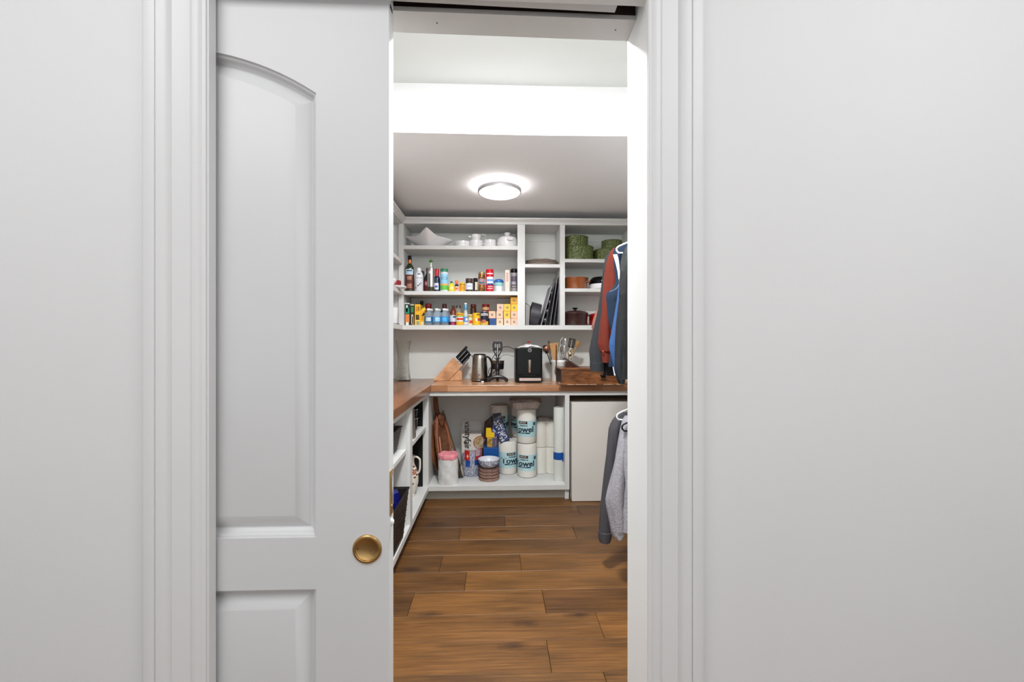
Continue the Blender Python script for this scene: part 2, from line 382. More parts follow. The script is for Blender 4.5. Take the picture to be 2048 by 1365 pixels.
MB().hexa([(XL, .926, AZ(-8, .936)), (xt, .926, AZ(12.5, .936)), (xt, .946, AZ(12.5, .936)), (XL, .946, AZ(-8, .936)), (XL, .926, AZ(-8, .936)+.006), (xt, .926, AZ(12.5, .936)+.006), (xt, .946, AZ(12.5, .936)+.006), (XL, .946, AZ(-8, .936)+.006)]).build('rail_strip', TM, trk, loc=trk.location)
MB().box(XL, xt, .934, .938, AZ(-8, .936)+.004, 2.075).build('web', TM, trk, loc=trk.location)

# casing profile: distance from the opening edge, thickness
W_ = .120
prof = [(0, 0), (0, .007), (.003, .0085), (.006, .0085), (.008, .010), (.011, .0125), (.014, .0135), (.020, .0135), (.024, .0125), (.0255, .010), (.027, .0115), (.0285, .0125),
        (.060, .0145), (.0615, .0125), (.063, .0145), (.066, .0185), (.070, .0205), (.0745, .0215), (.081, .0225), (.085, .0225), (.0875, .020), (.0885, .0165), (.090, .0195), (.092, .020), (.109, .020), (.113, .0185), (W_, .010), (W_, 0)]
def casing(name, x, s, k=1):
    mb = MB(); mb.rings([[(x+s*t*k, YF-d, z) for t, d in prof] for z in (0, 2.05)])
    return tag(mb.build(name, TRIM, smooth=30), kind='structure')
casing('trim_6', XR+.001, 1); casing('trim_7', XL-.004, -1, 1.03)
tag(MB().rings([[(x, YF-d, 2.05+t) for t, d in prof] for x in (XL-W_, XR+W_)]).build('trim_8', TRIM, smooth=30), kind='structure')

# ---------------------------------------------------------------- sliding door
YD0, YD1 = .930, .964
XE = AX(778, YD0); DW = .914; XD0 = XE-DW
zt, zb_ = 2.03, .012
PX0, PX1 = XD0+.157, AX(632, YD0); PC = (PX0+PX1)/2
d = bpy.data.objects.new('door_1', None); COL.objects.link(d); d.location = (XE, YD0, 0); d['kind'] = 'structure'
mb = MB(); bm = mb.bm
def V(x, y, z): return bm.verts.new((x, y, z))
def loop_arch(o_):
    hw = (PX1-PX0)/2-o_; z0 = AZ(1070, YD0)+o_; Rr = .55; zc = AZ(116, YD0)-Rr+.007; ra = Rr-o_
    pts = [(PC-hw, z0), (PC+hw, z0)]
    for i in range(25):
        x = PC+hw-2*hw*i/24; pts.append((x, zc+math.sqrt(ra*ra-(x-PC)**2)))
    return pts
def loop_rect(o_, z0, z1):
    return [(PX0+o_, z0+o_), (PX1-o_, z0+o_), (PX1-o_, z1-o_), (PX0+o_, z1-o_)]
OFF = [(0, 0), (.0012, .005), (.004, .0055), (.006, .007), (.010, .014), (.0155, .0185), (.0175, .019), (.044, .0045), (.046, .004)]
zl1 = AZ(1172, YD0)
for fn in (loop_arch, lambda o_: loop_rect(o_, .25, zl1)):
    prev = None
    for o_, dp in OFF:
        cur = [V(x, YD0+dp, z) for x, z in fn(o_)]
        if prev:
            for i in range(len(cur)):
                j = (i+1) % len(cur); bm.faces.new((prev[i], prev[j], cur[j], cur[i]))
        prev = cur
    bm.faces.new(prev)
A = loop_arch(0)
def quad(x0, x1, z0, z1): bm.faces.new([V(x0, YD0, z0), V(x1, YD0, z0), V(x1, YD0, z1), V(x0, YD0, z1)])
quad(XD0, PX0, zb_, zt); quad(PX1, XE, zb_, zt); quad(PX0, PX1, zb_, .25); quad(PX0, PX1, zl1, A[0][1])
for (xa, za), (xb, zb2) in zip(A[2:], A[3:]):
    bm.faces.new([V(xb, YD0, zb2), V(xa, YD0, za), V(xa, YD0, zt), V(xb, YD0, zt)])
# back, edges
bm.faces.new([V(XD0, YD1, zb_), V(XD0, YD1, zt), V(XE+.001, YD1, zt), V(XE+.001, YD1, zb_)])
bm.faces.new([V(XE, YD0, zb_), V(XE+.001, YD1, zb_), V(XE+.001, YD1, zt), V(XE, YD0, zt)])
bm.faces.new([V(XD0, YD0, zb_), V(XD0, YD0, zt), V(XD0, YD1, zt), V(XD0, YD1, zb_)])
bm.faces.new([V(XD0, YD0, zt), V(XE, YD0, zt), V(XE+.001, YD1, zt), V(XD0, YD1, zt)])
bm.faces.new([V(XD0, YD0, zb_), V(XD0, YD1, zb_), V(XE+.001, YD1, zb_), V(XE, YD0, zb_)])
mb.build('door_leaf', DOORP, d, smooth=20, loc=d.location)
px_, pz_ = AX(734.5, YD0), AZ(1094.5, YD0)
M = Matrix.Translation((px_, YD0, pz_)) @ Matrix.Rotation(R(90), 4, 'X')
fp = MB().lathe([(.0, .0006), (.0225, .0006), (.0236, .0012), (.0242, .0036), (.0255, .0043), (.0285, .0041), (.0303, .0028), (.031, .0004)], 48, M=M).build('flush_pull', BRASS, d, smooth=30, loc=d.location)
fp['label'] = 'round satin brass finger pull'
MB().lathe([(.0, .0012), (.0012, .0012), (.0012, .002)], 8, M=Matrix.Translation((px_-.0195, YD0, pz_+.001)) @ Matrix.Rotation(R(90), 4, 'X')).build('pull_screw', BLACK, d, loc=d.location)
z0_, z1_ = AZ(1027, .945), AZ(938, .945)
mb = MB().box(XE+.0003, XE+.0022, .935, .957, z0_, z1_)
o = mb.build('edge_pull', BRASS, d, bevel=.0007, loc=d.location); o['label'] = 'brass pull plate let into the door edge'
e2 = MB().box(XE+.002, XE+.0035, .941, .951, z0_+.03, z1_-.012).box(XE+.002, XE+.004, .940, .952, z0_+.008, z0_+.022).build('finger_lever', CHROME, d, bevel=.0005, loc=d.location)
MB().ball((XE+.0005, .947, AZ(1042, .945)), .0065, 14, 1.25).build('door_bumper', WHITE, d, smooth=True, loc=d.location)
MB().box(XE+.0, XE+.0013, .938, .956, AZ(26, .945), AZ(19, .945)).build('guide_hole', BLACK, d, loc=d.location)
# ================================================================ joinery
FB = .0015
def zu(py): return CAMZ+(682.5-py)*YUP/F
def xu(px): return AX(px, YUP)
S1, S2, SB = zu(492), zu(583), zu(651)       # shelf tops, left bay of the rear upper unit
C2 = zu(528); C3a, C3b = zu(517), zu(576.5)
ZT = zu(444.5)
def unit(name, label): return thing(name, label, 'cabinet', (0, 0, 0))
def part(root, name, *b, m=CAB, bevel=FB):
    return MB().box(*b).build(name, m, root, bevel=bevel)
uc = unit('wall_cabinet', 'long white open wall cabinet over the rear worktop, holding food bottles and pots')
x0, x1, x2a, x2b, x3a, x3b = xu(797), xu(807), xu(1035), xu(1050), xu(1120), xu(1130)
YI = YUP+.02
part(uc, 'back_panel', xu(797)-.33, PXR, YWALL-.012, YWALL-.001, SB-.02, ZT, m=PWALL, bevel=0)
for xa, xb in ((x1-.022, x1-.002), (x2a+.004, x2b-.004), (x3a+.002, x3b-.002)):
    part(uc, 'divider', xa, xb, YI, YWALL-.012, SB, ZT)
part(uc, 'top_panel', x0, PXR, YI, YWALL-.012, ZT-.02, ZT-.002)
part(uc, 'bottom_panel', x0, PXR, YI, YWALL-.012, SB-.02, SB)
for xa, xb, zz in ((x1, x2a, S1), (x1, x2a, S2), (x2b, x3a, C2), (x3b, PXR, C3a), (x3b, PXR, C3b)):
    part(uc, 'shelf', xa-.001, xb+.001, YUP+.003, YWALL-.012, zz-(.033 if zz not in (C3a, C3b, C2) else .030), zz)
for xa, xb in ((x0, x1), (x2a, x2b), (x3a, x3b)):
    part(uc, 'stile', xa, xb, YUP+.0004, YI, SB+.0006, zu(449.1))
part(uc, 'top_rail', x0-.001, PXR, YUP, YI, zu(449), ZT+.004)
part(uc, 'bottom_rail', x0, PXR, YUP-.001, YI, zu(660), SB+.0005)
for zz in (S1-.075, S2-.075, SB+.0):      # hanging battens on the back board
    if zz > SB: part(uc, 'batten', x1, x2a, YWALL-.022, YWALL-.012, zz, zz+.045, m=PWALL)
part(uc, 'batten', x1, x2a, YWALL-.022, YWALL-.012, ZT-.09, ZT-.02, m=PWALL)
part(uc, 'batten', x2b, x3a, YWALL-.022, YWALL-.012, ZT-.09, ZT-.02, m=PWALL)
part(uc, 'batten', x3b, PXR, YWALL-.022, YWALL-.012, ZT-.09, ZT-.02, m=PWALL)
# crown: little cornice mitred round the inner corner
XUL = x0+.040     # face plane of the left wall cabinet
XUL = AX(806, YUP)
cp = [(0, 0), (.006, 0), (.008, .004), (.010, .006), (.022, .016), (.026, .018), (.026, .030), (0, .030)]
mb = MB(); zz = ZT+.002
mb.rings([[(XUL-.04+0*t, YUP-t, zz+h) if False else (x + (t if x < 0 else 0), YUP-t, zz+h) for t, h in cp] for x in (XUL, PXR)])
mb.build('crown_moulding', CAB, uc, smooth=30)
ul = unit('wall_cabinet', 'shallow white open wall cabinet along the left wall, holding white crockery')
YL0 = 1.9
mb = MB(); mb.rings([[(XUL+t, YUP-t if y > 3 else y, zz+h) for t, h in cp] for y in (YL0, YUP)]); mb.build('crown_moulding', CAB, ul, smooth=30)
XF = XUL
part(ul, 'back_panel', PXL+.001, PXL+.012, YL0, YWALL-.013, SB-.02, ZT, m=PWALL, bevel=0)
part(ul, 'top_panel', PXL+.012, XF-.02, YL0, YUP-.002, ZT-.02, ZT-.002)
part(ul, 'bottom_panel', PXL+.012, XF-.02, YL0, YUP-.002, SB-.02, SB)
part(ul, 'side_panel', PXL+.012, XF-.02, YL0-.018, YL0, SB-.02, ZT)
part(ul, 'top_rail', XF-.02, XF, YL0-.018, YUP, zu(449), ZT+.004)
part(ul, 'bottom_rail', XF-.02, XF+.001, YL0-.018, YUP, zu(660), SB+.0005)
part(ul, 'end_panel', PXL+.012, x1-.023, YI+.002, YI+.018, SB, ZT)
US1, US2 = 1.972, S2
for z_ in (US1, US2): part(ul, 'shelf', PXL+.012, XF-.002, YL0, YUP-.001, z_-.033, z_)
for y in (2.83, YL0): part(ul, 'stile', XF-.019, XF-.0005, y, y+.04, SB, ZT)
part(ul, 'divider', PXL+.012, XF-.02, 2.84, 2.858, SB, ZT)

# lower rear unit
BZ = 1.28-(972-682.5)*YLOW/F               # top of the bottom board
BZB = 1.28-(981.5-682.5)*YLOW/F
RZ = AZ(792, YLOW)                         # underside of the top rail
def xl(px): return AX(px, YLOW)
lc = unit('base_cabinet', 'white open base cabinet under the rear worktop, filled with paper towels')
XC0, XC1 = xl(845.5), xl(857); XD_, XD2 = xl(1130), xl(1139)
YLI = YLOW+.02
part(lc, 'stile', XC0, XC1, YLOW, YLI, BZB, CTB)
part(lc, 'stile', XD_, XD2, YLOW, YLI, BZB, CTB)
part(lc, 'top_rail', XC0, PXR, YLOW+.0005, YLI, RZ, CTB)
part(lc, 'bottom_rail', XC0, XD2, YLOW-.0005, YLI, BZB, BZ+.0005)
part(lc, 'bottom_board', XC0-.0, XD2, YLI, YWALL-.012, BZB, BZ)
part(lc, 'side_panel', XC1-.02, XC1-.001, YLI, YWALL-.012, BZ, CTB)
part(lc, 'side_panel', XD_+.001, XD2-.001, YLI, YWALL-.012, .0, CTB)
part(lc, 'back_panel', XC1-.02, XD2, YWALL-.012, YWALL-.001, BZB, CTB, m=PWALL, bevel=0)
part(lc, 'kick_board', XC0-.05, XD2-.004, YLOW+.058, YLOW+.074, 0, BZB, m=KICK)
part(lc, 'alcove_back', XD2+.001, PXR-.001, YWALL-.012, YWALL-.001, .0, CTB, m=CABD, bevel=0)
# lower left unit
ll = unit('base_cabinet', 'white open base cabinet along the left wall, holding black baskets and a jug')
XLF = AX(857, YLOW)+.001
YS0, YS1 = 2.742, 2.815; YN = 1.75
part(ll, 'bottom_rail', XLF-.02, XLF, YN, YLOW-.001, BZB, BZ+.0005)
part(ll, 'top_rail', XLF-.02, XLF, YN, YLOW-.001, RZ, CTB)
part(ll, 'stile', XLF-.02, XLF-.0005, YS0, YS1, BZ, CTB)
part(ll, 'stile', XLF-.02, XLF-.0005, YN, YN+.06, BZ, CTB)
part(ll, 'bottom_board', PXL+.012, XLF-.02, YN, YLOW-.0, BZB, BZ)
part(ll, 'side_panel', PXL+.012, XLF-.02, YS1-.012, YS1+.006, BZ, CTB)
part(ll, 'side_panel', PXL+.012, XLF-.02, YS0-.010, YS1-.014, BZ, CTB)
part(ll, 'side_panel', PXL+.012, XLF-.02, YN-.001, YN+.017, 0, CTB)
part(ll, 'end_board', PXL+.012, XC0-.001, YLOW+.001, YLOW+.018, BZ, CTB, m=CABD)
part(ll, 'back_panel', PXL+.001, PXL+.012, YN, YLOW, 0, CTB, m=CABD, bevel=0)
part(ll, 'kick_board', XLF-.075, XLF-.06, YN, YLOW+.05, 0, BZB, m=KICK)
LSH = .600
part(ll, 'shelf', PXL+.012, XLF-.024, YN+.017, YS0-.011, LSH-.028, LSH)
part(ll, 'shelf', PXL+.012, XLF-.021, YS1+.007, YLOW, LSH-.028, LSH)
# box on the right under the worktop
bx = thing('cabinet_box', 'white flat-fronted cabinet box under the right end of the rear worktop', 'cabinet', (.9, 3.42, 0))
xbL = AX(1144, 3.42)
MB().box(xbL, 1.17, 3.42, 3.438, .003, AZ(806, 3.42)).build('front_panel', H('ddd8d2', rough=.5, noise=.02, nscale=4), bx, bevel=.004, loc=bx.location)
MB().box(xbL+.001, 1.168, 3.438, 4.0, .003, AZ(806, 3.42)-.008).build('body', H('d5d1c9', rough=.5), bx, bevel=.002, loc=bx.location)
# worktops
wt = MB().box(XLF+.0195, PXR-.001, YLOW-.02, YWALL-.001, CTB, CT).build('worktop', BUT1, bevel=.003, loc=(0.07, 3.417, CTB))
tag(wt, 'light butcher block worktop along the rear wall', 'worktop')
wt = MB().box(PXL+.001, XLF+.019, YN, YWALL-.001, CTB, CT).build('worktop', BUT2, bevel=.003, loc=(-.82, 2.53, CTB))
tag(wt, 'reddish brown butcher block worktop along the left wall', 'worktop')
tag(MB().box(x1, PXR, YWALL-.006, YWALL, CT, CT+.001).build('sealant', PWALL, uc), None)

# ================================================================ ceiling lamp
lp = thing('ceiling_lamp', 'round flush ceiling lamp with a silver band, lit, on the lowered ceiling', 'lamp', (.015, 3.12, ZCL))
EM = mat('lamp_diffuser', (1, .985, .97), .5, emit=9)
MB().lathe([(.0, 0), (.12, 0), (.12, -.012), (0, -.012)], 40).build('base_plate', WHITE, lp, smooth=40)
MB().lathe([(.125, -.012), (.140, -.010), (.140, -.024), (.13, -.024)], 48).build('glowing_rim', mat('lamp_rim', (1, .98, .96), .5, emit=70), lp, smooth=40)
MB().lathe([(.150, -.022), (.156, -.0225), (.157, -.030), (.157, -.048), (.155, -.052), (.146, -.052), (.146, -.030), (.150, -.022)], 64).build('metal_band', SILV, lp, smooth=35)
MB().lathe([(.1455, -.047), (.140, -.056), (.12, -.064), (.08, -.071), (.04, -.0745), (.0, -.0755)], 64).build('diffuser', EM, lp, smooth=True)
e = thing('added_strip_housing', 'slim white housing added for the bulkhead wash light over the doorway, out of view', 'lamp', (0, YB, 2.44))  # added housing for the unseen bulkhead wash
MB().box(-.78, .78, .001, .045, -.035, .035).build('housing', WHITE, e, bevel=.004)
e = thing('ceiling_lamp', 'round flush lamp on the high front ceiling, out of the photograph', 'lamp', (.02, 1.62, ZCH))
MB().lathe([(0, 0), (.15, 0), (.15, -.03), (0, -.03)], 32).build('housing', WHITE, e, smooth=30)

# ================================================================ containers on the rear wall shelves
def P(px, Y): return AX(px, Y)
def cont(name, label, cat, px, Y, z, parts, group=None, rz=0):
    """parts: (name, material, [(r,z) in px]) lathes, scaled by depth; or ('band'...)"""
    if not any(len(p) > 3 and 'box' in p[3] for p in parts) and not rz: rz = math.atan2(-P(px, Y), Y)
    t = thing(name, label, cat, (P(px, Y), Y, z), rz, group); s = Y/F
    for p in parts:
        nm, m, pr = p[:3]; sm = 40
        k = p[3] if len(p) > 3 else {}
        if 'arc' in k:
            r, za, zb = pr; a = k['arc']
            o = MB().lathe([(r*s+.0007, za*s), (r*s+.0007, zb*s)], 14, a0=R(-90+a[0]), a1=R(-90+a[1])).build(nm, m, t, smooth=True)
        elif 'box' in k:
            xa, xb, ya, yb, za, zb = [v*s for v in pr]
            o = MB().box(xa, xb, ya, yb, za, zb).build(nm, m, t, bevel=k.get('bevel', .0008))
        else:
            o = MB().lathe([(r*s, h*s) for r, h in pr], k.get('seg', 24)).build(nm, m, t, smooth=sm)
        if k.get('label'): o['label'] = k['label']
    return t
def cyl(r, a, b, c=.8): return [(0, a), (r-c, a), (r, a+c), (r, b-c), (r-c, b), (0, b)]
Z2 = S2; Y2 = 3.80
bt = lambda r, h1, h2, rn, h3: [(0, 0), (r-1, 0), (r, 1), (r, h1), (r*.93, h1+(h2-h1)*.35), (r*.6, h1+(h2-h1)*.75), (rn, h2), (rn, h3), (0, h3)]
dkgl = mat('dark_green_glass', (.018, .028, .008), .08, noise=.1, coat=.6)
# base line on this shelf is at about y 584.5; heights below are pixels above it
t = cont('oil_bottle', 'tall dark green oil bottle with copper neck foil and red-brown label', 'bottle', 819.5, Y2, Z2, [
    ('body', dkgl, bt(8.6, 45, 56, 3.2, 67)), ('neck_foil', H('c07038', rough=.3, metal=.6), [(3.5, 56), (3.6, 62.5), (3.5, 64)]),
    ('cap', BLACK, [(0, 63), (3.6, 63), (3.6, 70), (3, 71.5), (0, 71.5)]),
    ('label', H('b8cede', rough=.6), (8.6, 33, 44), dict(arc=(-62, 50), label='pale blue sea picture label')),
    ('label', H('5d2a20', rough=.6), (8.6, 4, 33), dict(arc=(-62, 50), label='red-brown lower label'))])
for z_, s_ in ((41.5, '----'),): MB().lathe([((8.6*Y2/F)+.0012, 39.7*Y2/F), ((8.6*Y2/F)+.0012, 42*Y2/F)], 8, a0=R(-130), a1=R(-62)).build('label_plate', H('1f4560', rough=.5), t)
for z_, wd in ((29, 34), (26.5, 30), (24, 30), (14, 30), (11, 28), (8, 32)):
    MB().lathe([((8.6*Y2/F)+.0012, (z_-.6)*Y2/F), ((8.6*Y2/F)+.0012, (z_+.6)*Y2/F)], 6, a0=R(-96-wd), a1=R(-96+wd)).build('printed_line', H('d9a48e', rough=.6), t)
cont('milk_bottle', 'white bottle with white cap and black sprig print on the second shelf', 'bottle', 838, Y2-.01, Z2, [
    ('body', H('dcdce2', rough=.4, noise=.01), [(0, 0), (7.6, 0), (8.4, 1), (8.5, 30), (7.8, 34), (6, 38), (4.2, 40.5), (4, 41), (0, 41)]),
    ('cap', WHITE, cyl(4.2, 40.5, 47)),
    ('print', H('3a3a3e', rough=.6), (8.5, 10, 12), dict(arc=(-22, 0))), ('print', H('3a3a3e', rough=.6), (8.5, 12.5, 15), dict(arc=(2, 16))),
    ('print', H('55555a', rough=.6), (8.5, 15.5, 17), dict(arc=(14, 34))), ('print', H('8a8a90', rough=.6), (8.5, 26, 27), dict(arc=(-50, 50))),
    ('print', H('44444a', rough=.6), (7.9, 33, 35), dict(arc=(-20, 20))), ('print', H('5a3040', rough=.6), (8.5, 6, 8), dict(arc=(-55, -38)))])
cont('storage_tin', 'dark grey square tin half hidden behind the white bottle', 'tin', 841, Y2+.09, Z2, [('body', H('3c3c40', rough=.5), (-6, 7, -5, 5, 0, 43), dict(box=1))])
cont('sauce_bottle', 'dark sauce bottle with maroon cap and maroon label behind the steel oil dispenser', 'bottle', 855.5, Y2+.03, Z2, [
    ('body', mat('black_glass', (.01, .008, .01), .1, coat=.5, noise=.1), bt(7.2, 24, 38, 2.6, 41)),
    ('label', H('6e1f2a', rough=.5), (7.2, 2, 23), dict(arc=(-70, 60))), ('print', H('b58a8c', rough=.6), (7.25, 13, 20), dict(arc=(-50, -10))),
    ('cap', H('6a1d2c', rough=.4), cyl(3, 40, 48))])
cont('oil_dispenser', 'brushed steel oil bottle with white spout and green stopper', 'bottle', 862, Y2-.02, Z2, [
    ('body', STEEL, [(7, 9), (7.1, 42), (6.4, 46), (4, 47.5), (0, 47.5)]), ('glass_base', H('3b3618', rough=.15, coat=.5), [(0, 0), (6.6, 0), (7, 1), (7, 9), (0, 9)]),
    ('spout', H('dfe4d8', rough=.3), [(2.8, 47), (2, 50), (1.7, 57), (2.3, 58)]), ('stopper', H('3f7a1c', rough=.35), [(0, 57), (2.2, 57.5), (4, 61.5), (1.2, 62), (.8, 64.5), (0, 64.5)]),
    ('badge_or_highlight', H('e8e8ea', rough=.3), (7.1, 35, 40), dict(arc=(-35, -2)))])  # white patch paints the highlight on the steel body
cont('sauce_bottle', 'navy sauce bottle with red foil neck and round white label', 'bottle', 874, Y2, Z2, [
    ('body', H('10173c', rough=.2, coat=.5), bt(6.2, 25, 33, 3.4, 35)), ('neck_foil', H('b3242c', rough=.35, metal=.3), [(3.7, 30.5), (3.8, 44), (3.3, 45.8), (0, 45.8)]),
    ('label', H('cfd3e4', rough=.5), (6.2, 4, 17), dict(arc=(-48, 30))), ('print', H('4a58a0', rough=.5), (6.3, 8, 12), dict(arc=(-35, 12)))])
cont('grated_cheese_tub', 'clear shaker with green lid, blue label and green grass picture', 'canister', 888.5, Y2-.01, Z2, [
    ('body', H('cfd8e0', rough=.25), cyl(8, 0, 39)), ('lid', H('2f7a58', rough=.35), cyl(7.7, 39, 45.5)),
    ('label', H('8cc7e6', rough=.5), (8, 14, 34), dict(arc=(-80, 80))), ('brand_plate', H('1f6e9a', rough=.4), (8.1, 24, 28), dict(arc=(-42, 46))),
    ('print', H('d9edf5', rough=.5), (8.2, 25.2, 26.8), dict(arc=(-28, 34))), ('print', H('e8a860', rough=.5), (8.05, 12, 15.5), dict(arc=(-80, 60))),
    ('print', H('62b84a', rough=.5), (8.05, 3, 12), dict(arc=(-80, 80)))])
cont('juice_bottle', 'squat yellow lemon juice bottle with dark teal cap', 'bottle', 903, Y2-.01, Z2, [
    ('body', H('ded22a', rough=.35), [(0, 0), (6, 0), (6.6, 1), (6.5, 9), (4.5, 14), (3, 17), (0, 17)]), ('cap', H('3c5a60', rough=.4), cyl(2.6, 16.5, 21)),
    ('label', H('f0d890', rough=.5), (6.5, 4, 10), dict(arc=(-30, 35)))])
cont('spice_bottle', 'small bottle with bright orange cap, black collar and pink label', 'bottle', 913.5, Y2-.01, Z2, [
    ('body', H('e8b8a0', rough=.4), cyl(4.3, 0, 11)), ('collar', BLACK, cyl(4, 11, 14)), ('neck', H('c86048', rough=.4), cyl(2.8, 14, 17.5)), ('cap', H('f07a38', rough=.35), cyl(3.2, 17, 22.5)),
    ('print', H('d06038', rough=.5), (4.3, 4, 8), dict(arc=(-30, 30)))])
cont('mustard_jar', 'small yellow jar with yellow lid beside the brown jar', 'jar', 924.5, Y2-.01, Z2, [
    ('body', H('e8a818', rough=.35), cyl(5.4, 0, 14.5)), ('lid', H('eeb626', rough=.35), cyl(5, 14.5, 18.5)), ('band', H('7a5010', rough=.5), (5.3, 13.8, 14.8), dict(arc=(-80, 80))),
    ('print', H('f08828', rough=.5), (5.4, 4, 10), dict(arc=(-20, 40)))])
cont('preserve_jar', 'brown preserve jar with dark lid and plain white label', 'jar', 938.5, Y2-.01, Z2, [
    ('body', H('3a2c24', rough=.15, coat=.5), cyl(7.4, 0, 20)), ('lid', H('4a3230', rough=.3), cyl(7.2, 19.5, 26)), ('lid_top', H('c8c4c4', rough=.4), cyl(7.3, 26, 27)),
    ('label', H('d6d8e8', rough=.6), (7.4, 4, 16.5), dict(arc=(-62, 62))), ('print', H('8a98d8', rough=.6), (7.5, 10, 11.5), dict(arc=(-26, 30)))])
cont('spice_jar', 'small glass spice jar with black lid and cream label', 'jar', 951, Y2+.02, Z2, [
    ('body', H('2f2a20', rough=.2, coat=.4), cyl(4.8, 0, 21)), ('lid', BLACK, cyl(4.6, 20.5, 28)), ('label', H('d8ccb0', rough=.6), (4.8, 4, 20), dict(arc=(-10, 75)))])
cont('relish_jar', 'tall amber relish jar with gold lid and blue-red label', 'jar', 963.5, Y2-.01, Z2, [
    ('body', H('9a5a1c', rough=.15, coat=.5, c2=hx('5c3a14'), nscale=60), [(0, 0), (6.8, 0), (7.3, 1), (7.3, 10), (6.9, 12), (6.9, 24), (7.3, 26), (7.2, 33), (6.4, 35), (0, 35)]),
    ('lid', H('a8946a', rough=.3, metal=.5), cyl(6.8, 34.5, 39.5)), ('label', H('8fa6ae', rough=.5, c2=hx('b44a48'), nscale=120), (7.2, 14, 25.5), dict(arc=(-60, 62))),
    ('print', H('2f5a70', rough=.5), (7.3, 16, 19), dict(arc=(-40, 40)))])
cont('baking_tin', 'tall red tin with a blue and white mountain emblem', 'tin', 979.5, Y2-.02, Z2, [
    ('body', H('c01224', rough=.3), cyl(7.9, 0, 43, 1.3)), ('rim', H('e02030', rough=.25, coat=.4), cyl(7.6, 43, 44.5, .5)),
    ('emblem', H('e4eefa', rough=.4), (7.9, 13, 29), dict(arc=(-48, 66))), ('emblem_band', H('6f9ed6', rough=.4), (8.0, 20, 24.5), dict(arc=(-40, 60))),
    ('emblem_band', H('1e3a8a', rough=.4), (8.05, 13, 16), dict(arc=(-40, 60))), ('print', WHITE, (7.95, 34.5, 36.5), dict(arc=(-45, 50))),
    ('print', H('f0c4c4', rough=.4), (7.95, 5, 6.6), dict(arc=(-40, 50))), ('print', H('f0c4c4', rough=.4), (7.95, 9, 10.4), dict(arc=(-30, 50)))])
cont('plastic_tub', 'low white tub with blue domed lid', 'tub', 997.5, Y2-.02, Z2, [
    ('tub', H('dfe2ee', rough=.35), [(0, 0), (7.4, 0), (8, 1), (8.8, 11), (0, 11)]), ('rim_band', H('8fc4c2', rough=.3), [(0, 11), (9, 11), (9.4, 12), (9.3, 18), (0, 18)]),
    ('lid', H('24559a', rough=.3), [(0, 18), (9.8, 18), (10, 19), (9.6, 22), (7.5, 24.2), (3, 25.2), (0, 25.4)])])
cont('tea_box', 'thin upright pale pink carton next to the black-capped grinder', 'carton', 1014.5, Y2-.02, Z2, [
    ('carton', H('e8c8bc', rough=.6, noise=.03), (-4.2, 4.2, -3, 22, 0, 43.5), dict(box=1)), ('print', H('c89890', rough=.6), (-2, 2, -3.2, -3, 20, 38), dict(box=1, bevel=0))])
cont('spice_grinder', 'glass grinder jar with black cap and dark grey label at the shelf end', 'jar', 1028, Y2-.01, Z2, [
    ('body', H('8a8488', rough=.12, coat=.6), cyl(6.6, 0, 38)), ('cap', BLKG, cyl(6.9, 38.5, 46)), ('label', H('4c4652', rough=.5), (6.7, 8, 31), dict(arc=(-68, 70))),
    ('print', H('c8c4cc', rough=.5), (6.8, 18, 19.6), dict(arc=(-44, 30))), ('print', H('c8c4cc', rough=.5), (6.8, 15, 16.4), dict(arc=(-44, 44))), ('print', H('b8b09c', rough=.5), (6.8, 10, 11.5), dict(arc=(-44, 44)))])

# ---- third shelf
Z3 = SB; Y3 = 3.79
def carton(name, label, px0, px1, top, Y, z, m, prints=(), depth=.16, group=None, base=651.5, cat='carton'):
    s = Y/F; xa, xb = P(px0, Y), P(px1, Y); h = (base-top)*s
    t = thing(name, label, cat, ((xa+xb)/2, Y, z), 0, group); w_ = (xb-xa)/2
    MB().box(-w_, w_, 0, depth, 0, h).build('carton', m, t, bevel=.0012)
    for nm, mm, a, b, c, dd in prints:
        MB().box(-w_+a*2*w_, -w_+b*2*w_, -.0008, 0, c*h, dd*h).build(nm, mm, t)
    return t
carton('juice_carton', 'dark green and orange drink carton at the left end of the third shelf', 809.5, 819.5, 607, Y3, Z3, H('2a3430', rough=.4), [
    ('print', H('1f8a6a', rough=.4), .12, .92, .52, .78), ('print', H('e09040', rough=.4, c2=hx('d87848'), nscale=80), .12, .95, .14, .5), ('print', H('cfe8e4', rough=.4), .25, .6, .6, .9), ('print', H('e8e4dc', rough=.4), .2, .8, .01, .14), ('edge', H('c8d4d0', rough=.4), .0, 1, .95, 1)])
carton('snack_box', 'narrow black box with green emblem beside the green and orange carton', 820.5, 828.5, 607.5, Y3, Z3, H('26241e', rough=.4), [
    ('print', H('3c7a50', rough=.4), .15, .85, .58, .84), ('print', H('c8bca8', rough=.4), .25, .75, .06, .5), ('print', H('d8a070', rough=.4), .5, .9, .02, .4), ('edge', H('b8c0a8', rough=.4), 0, 1, .9, .96)])
carton('snack_box', 'white box top peeping out behind the black box', 824.5, 832, 603.5, Y3+.17, Z3, H('d8d4cc', rough=.5), depth=.09)
t = carton('snack_box', 'yellow box with black window and lettering on the third shelf', 829.5, 840.5, 609.5, Y3-.01, Z3, H('f0b81e', rough=.45), [
    ('window', H('6e5a2c', rough=.3, c2=hx('2a200c'), nscale=90), .2, .82, .26, .5), ('print', H('3a2a08', rough=.5), .66, .8, .68, .9), ('print', H('d88a10', rough=.5), .2, .6, .66, .9), ('print', H('8a9a94', rough=.4), .35, .8, .02, .2), ('print', H('f6d86a', rough=.4), .1, .95, .2, .24)])
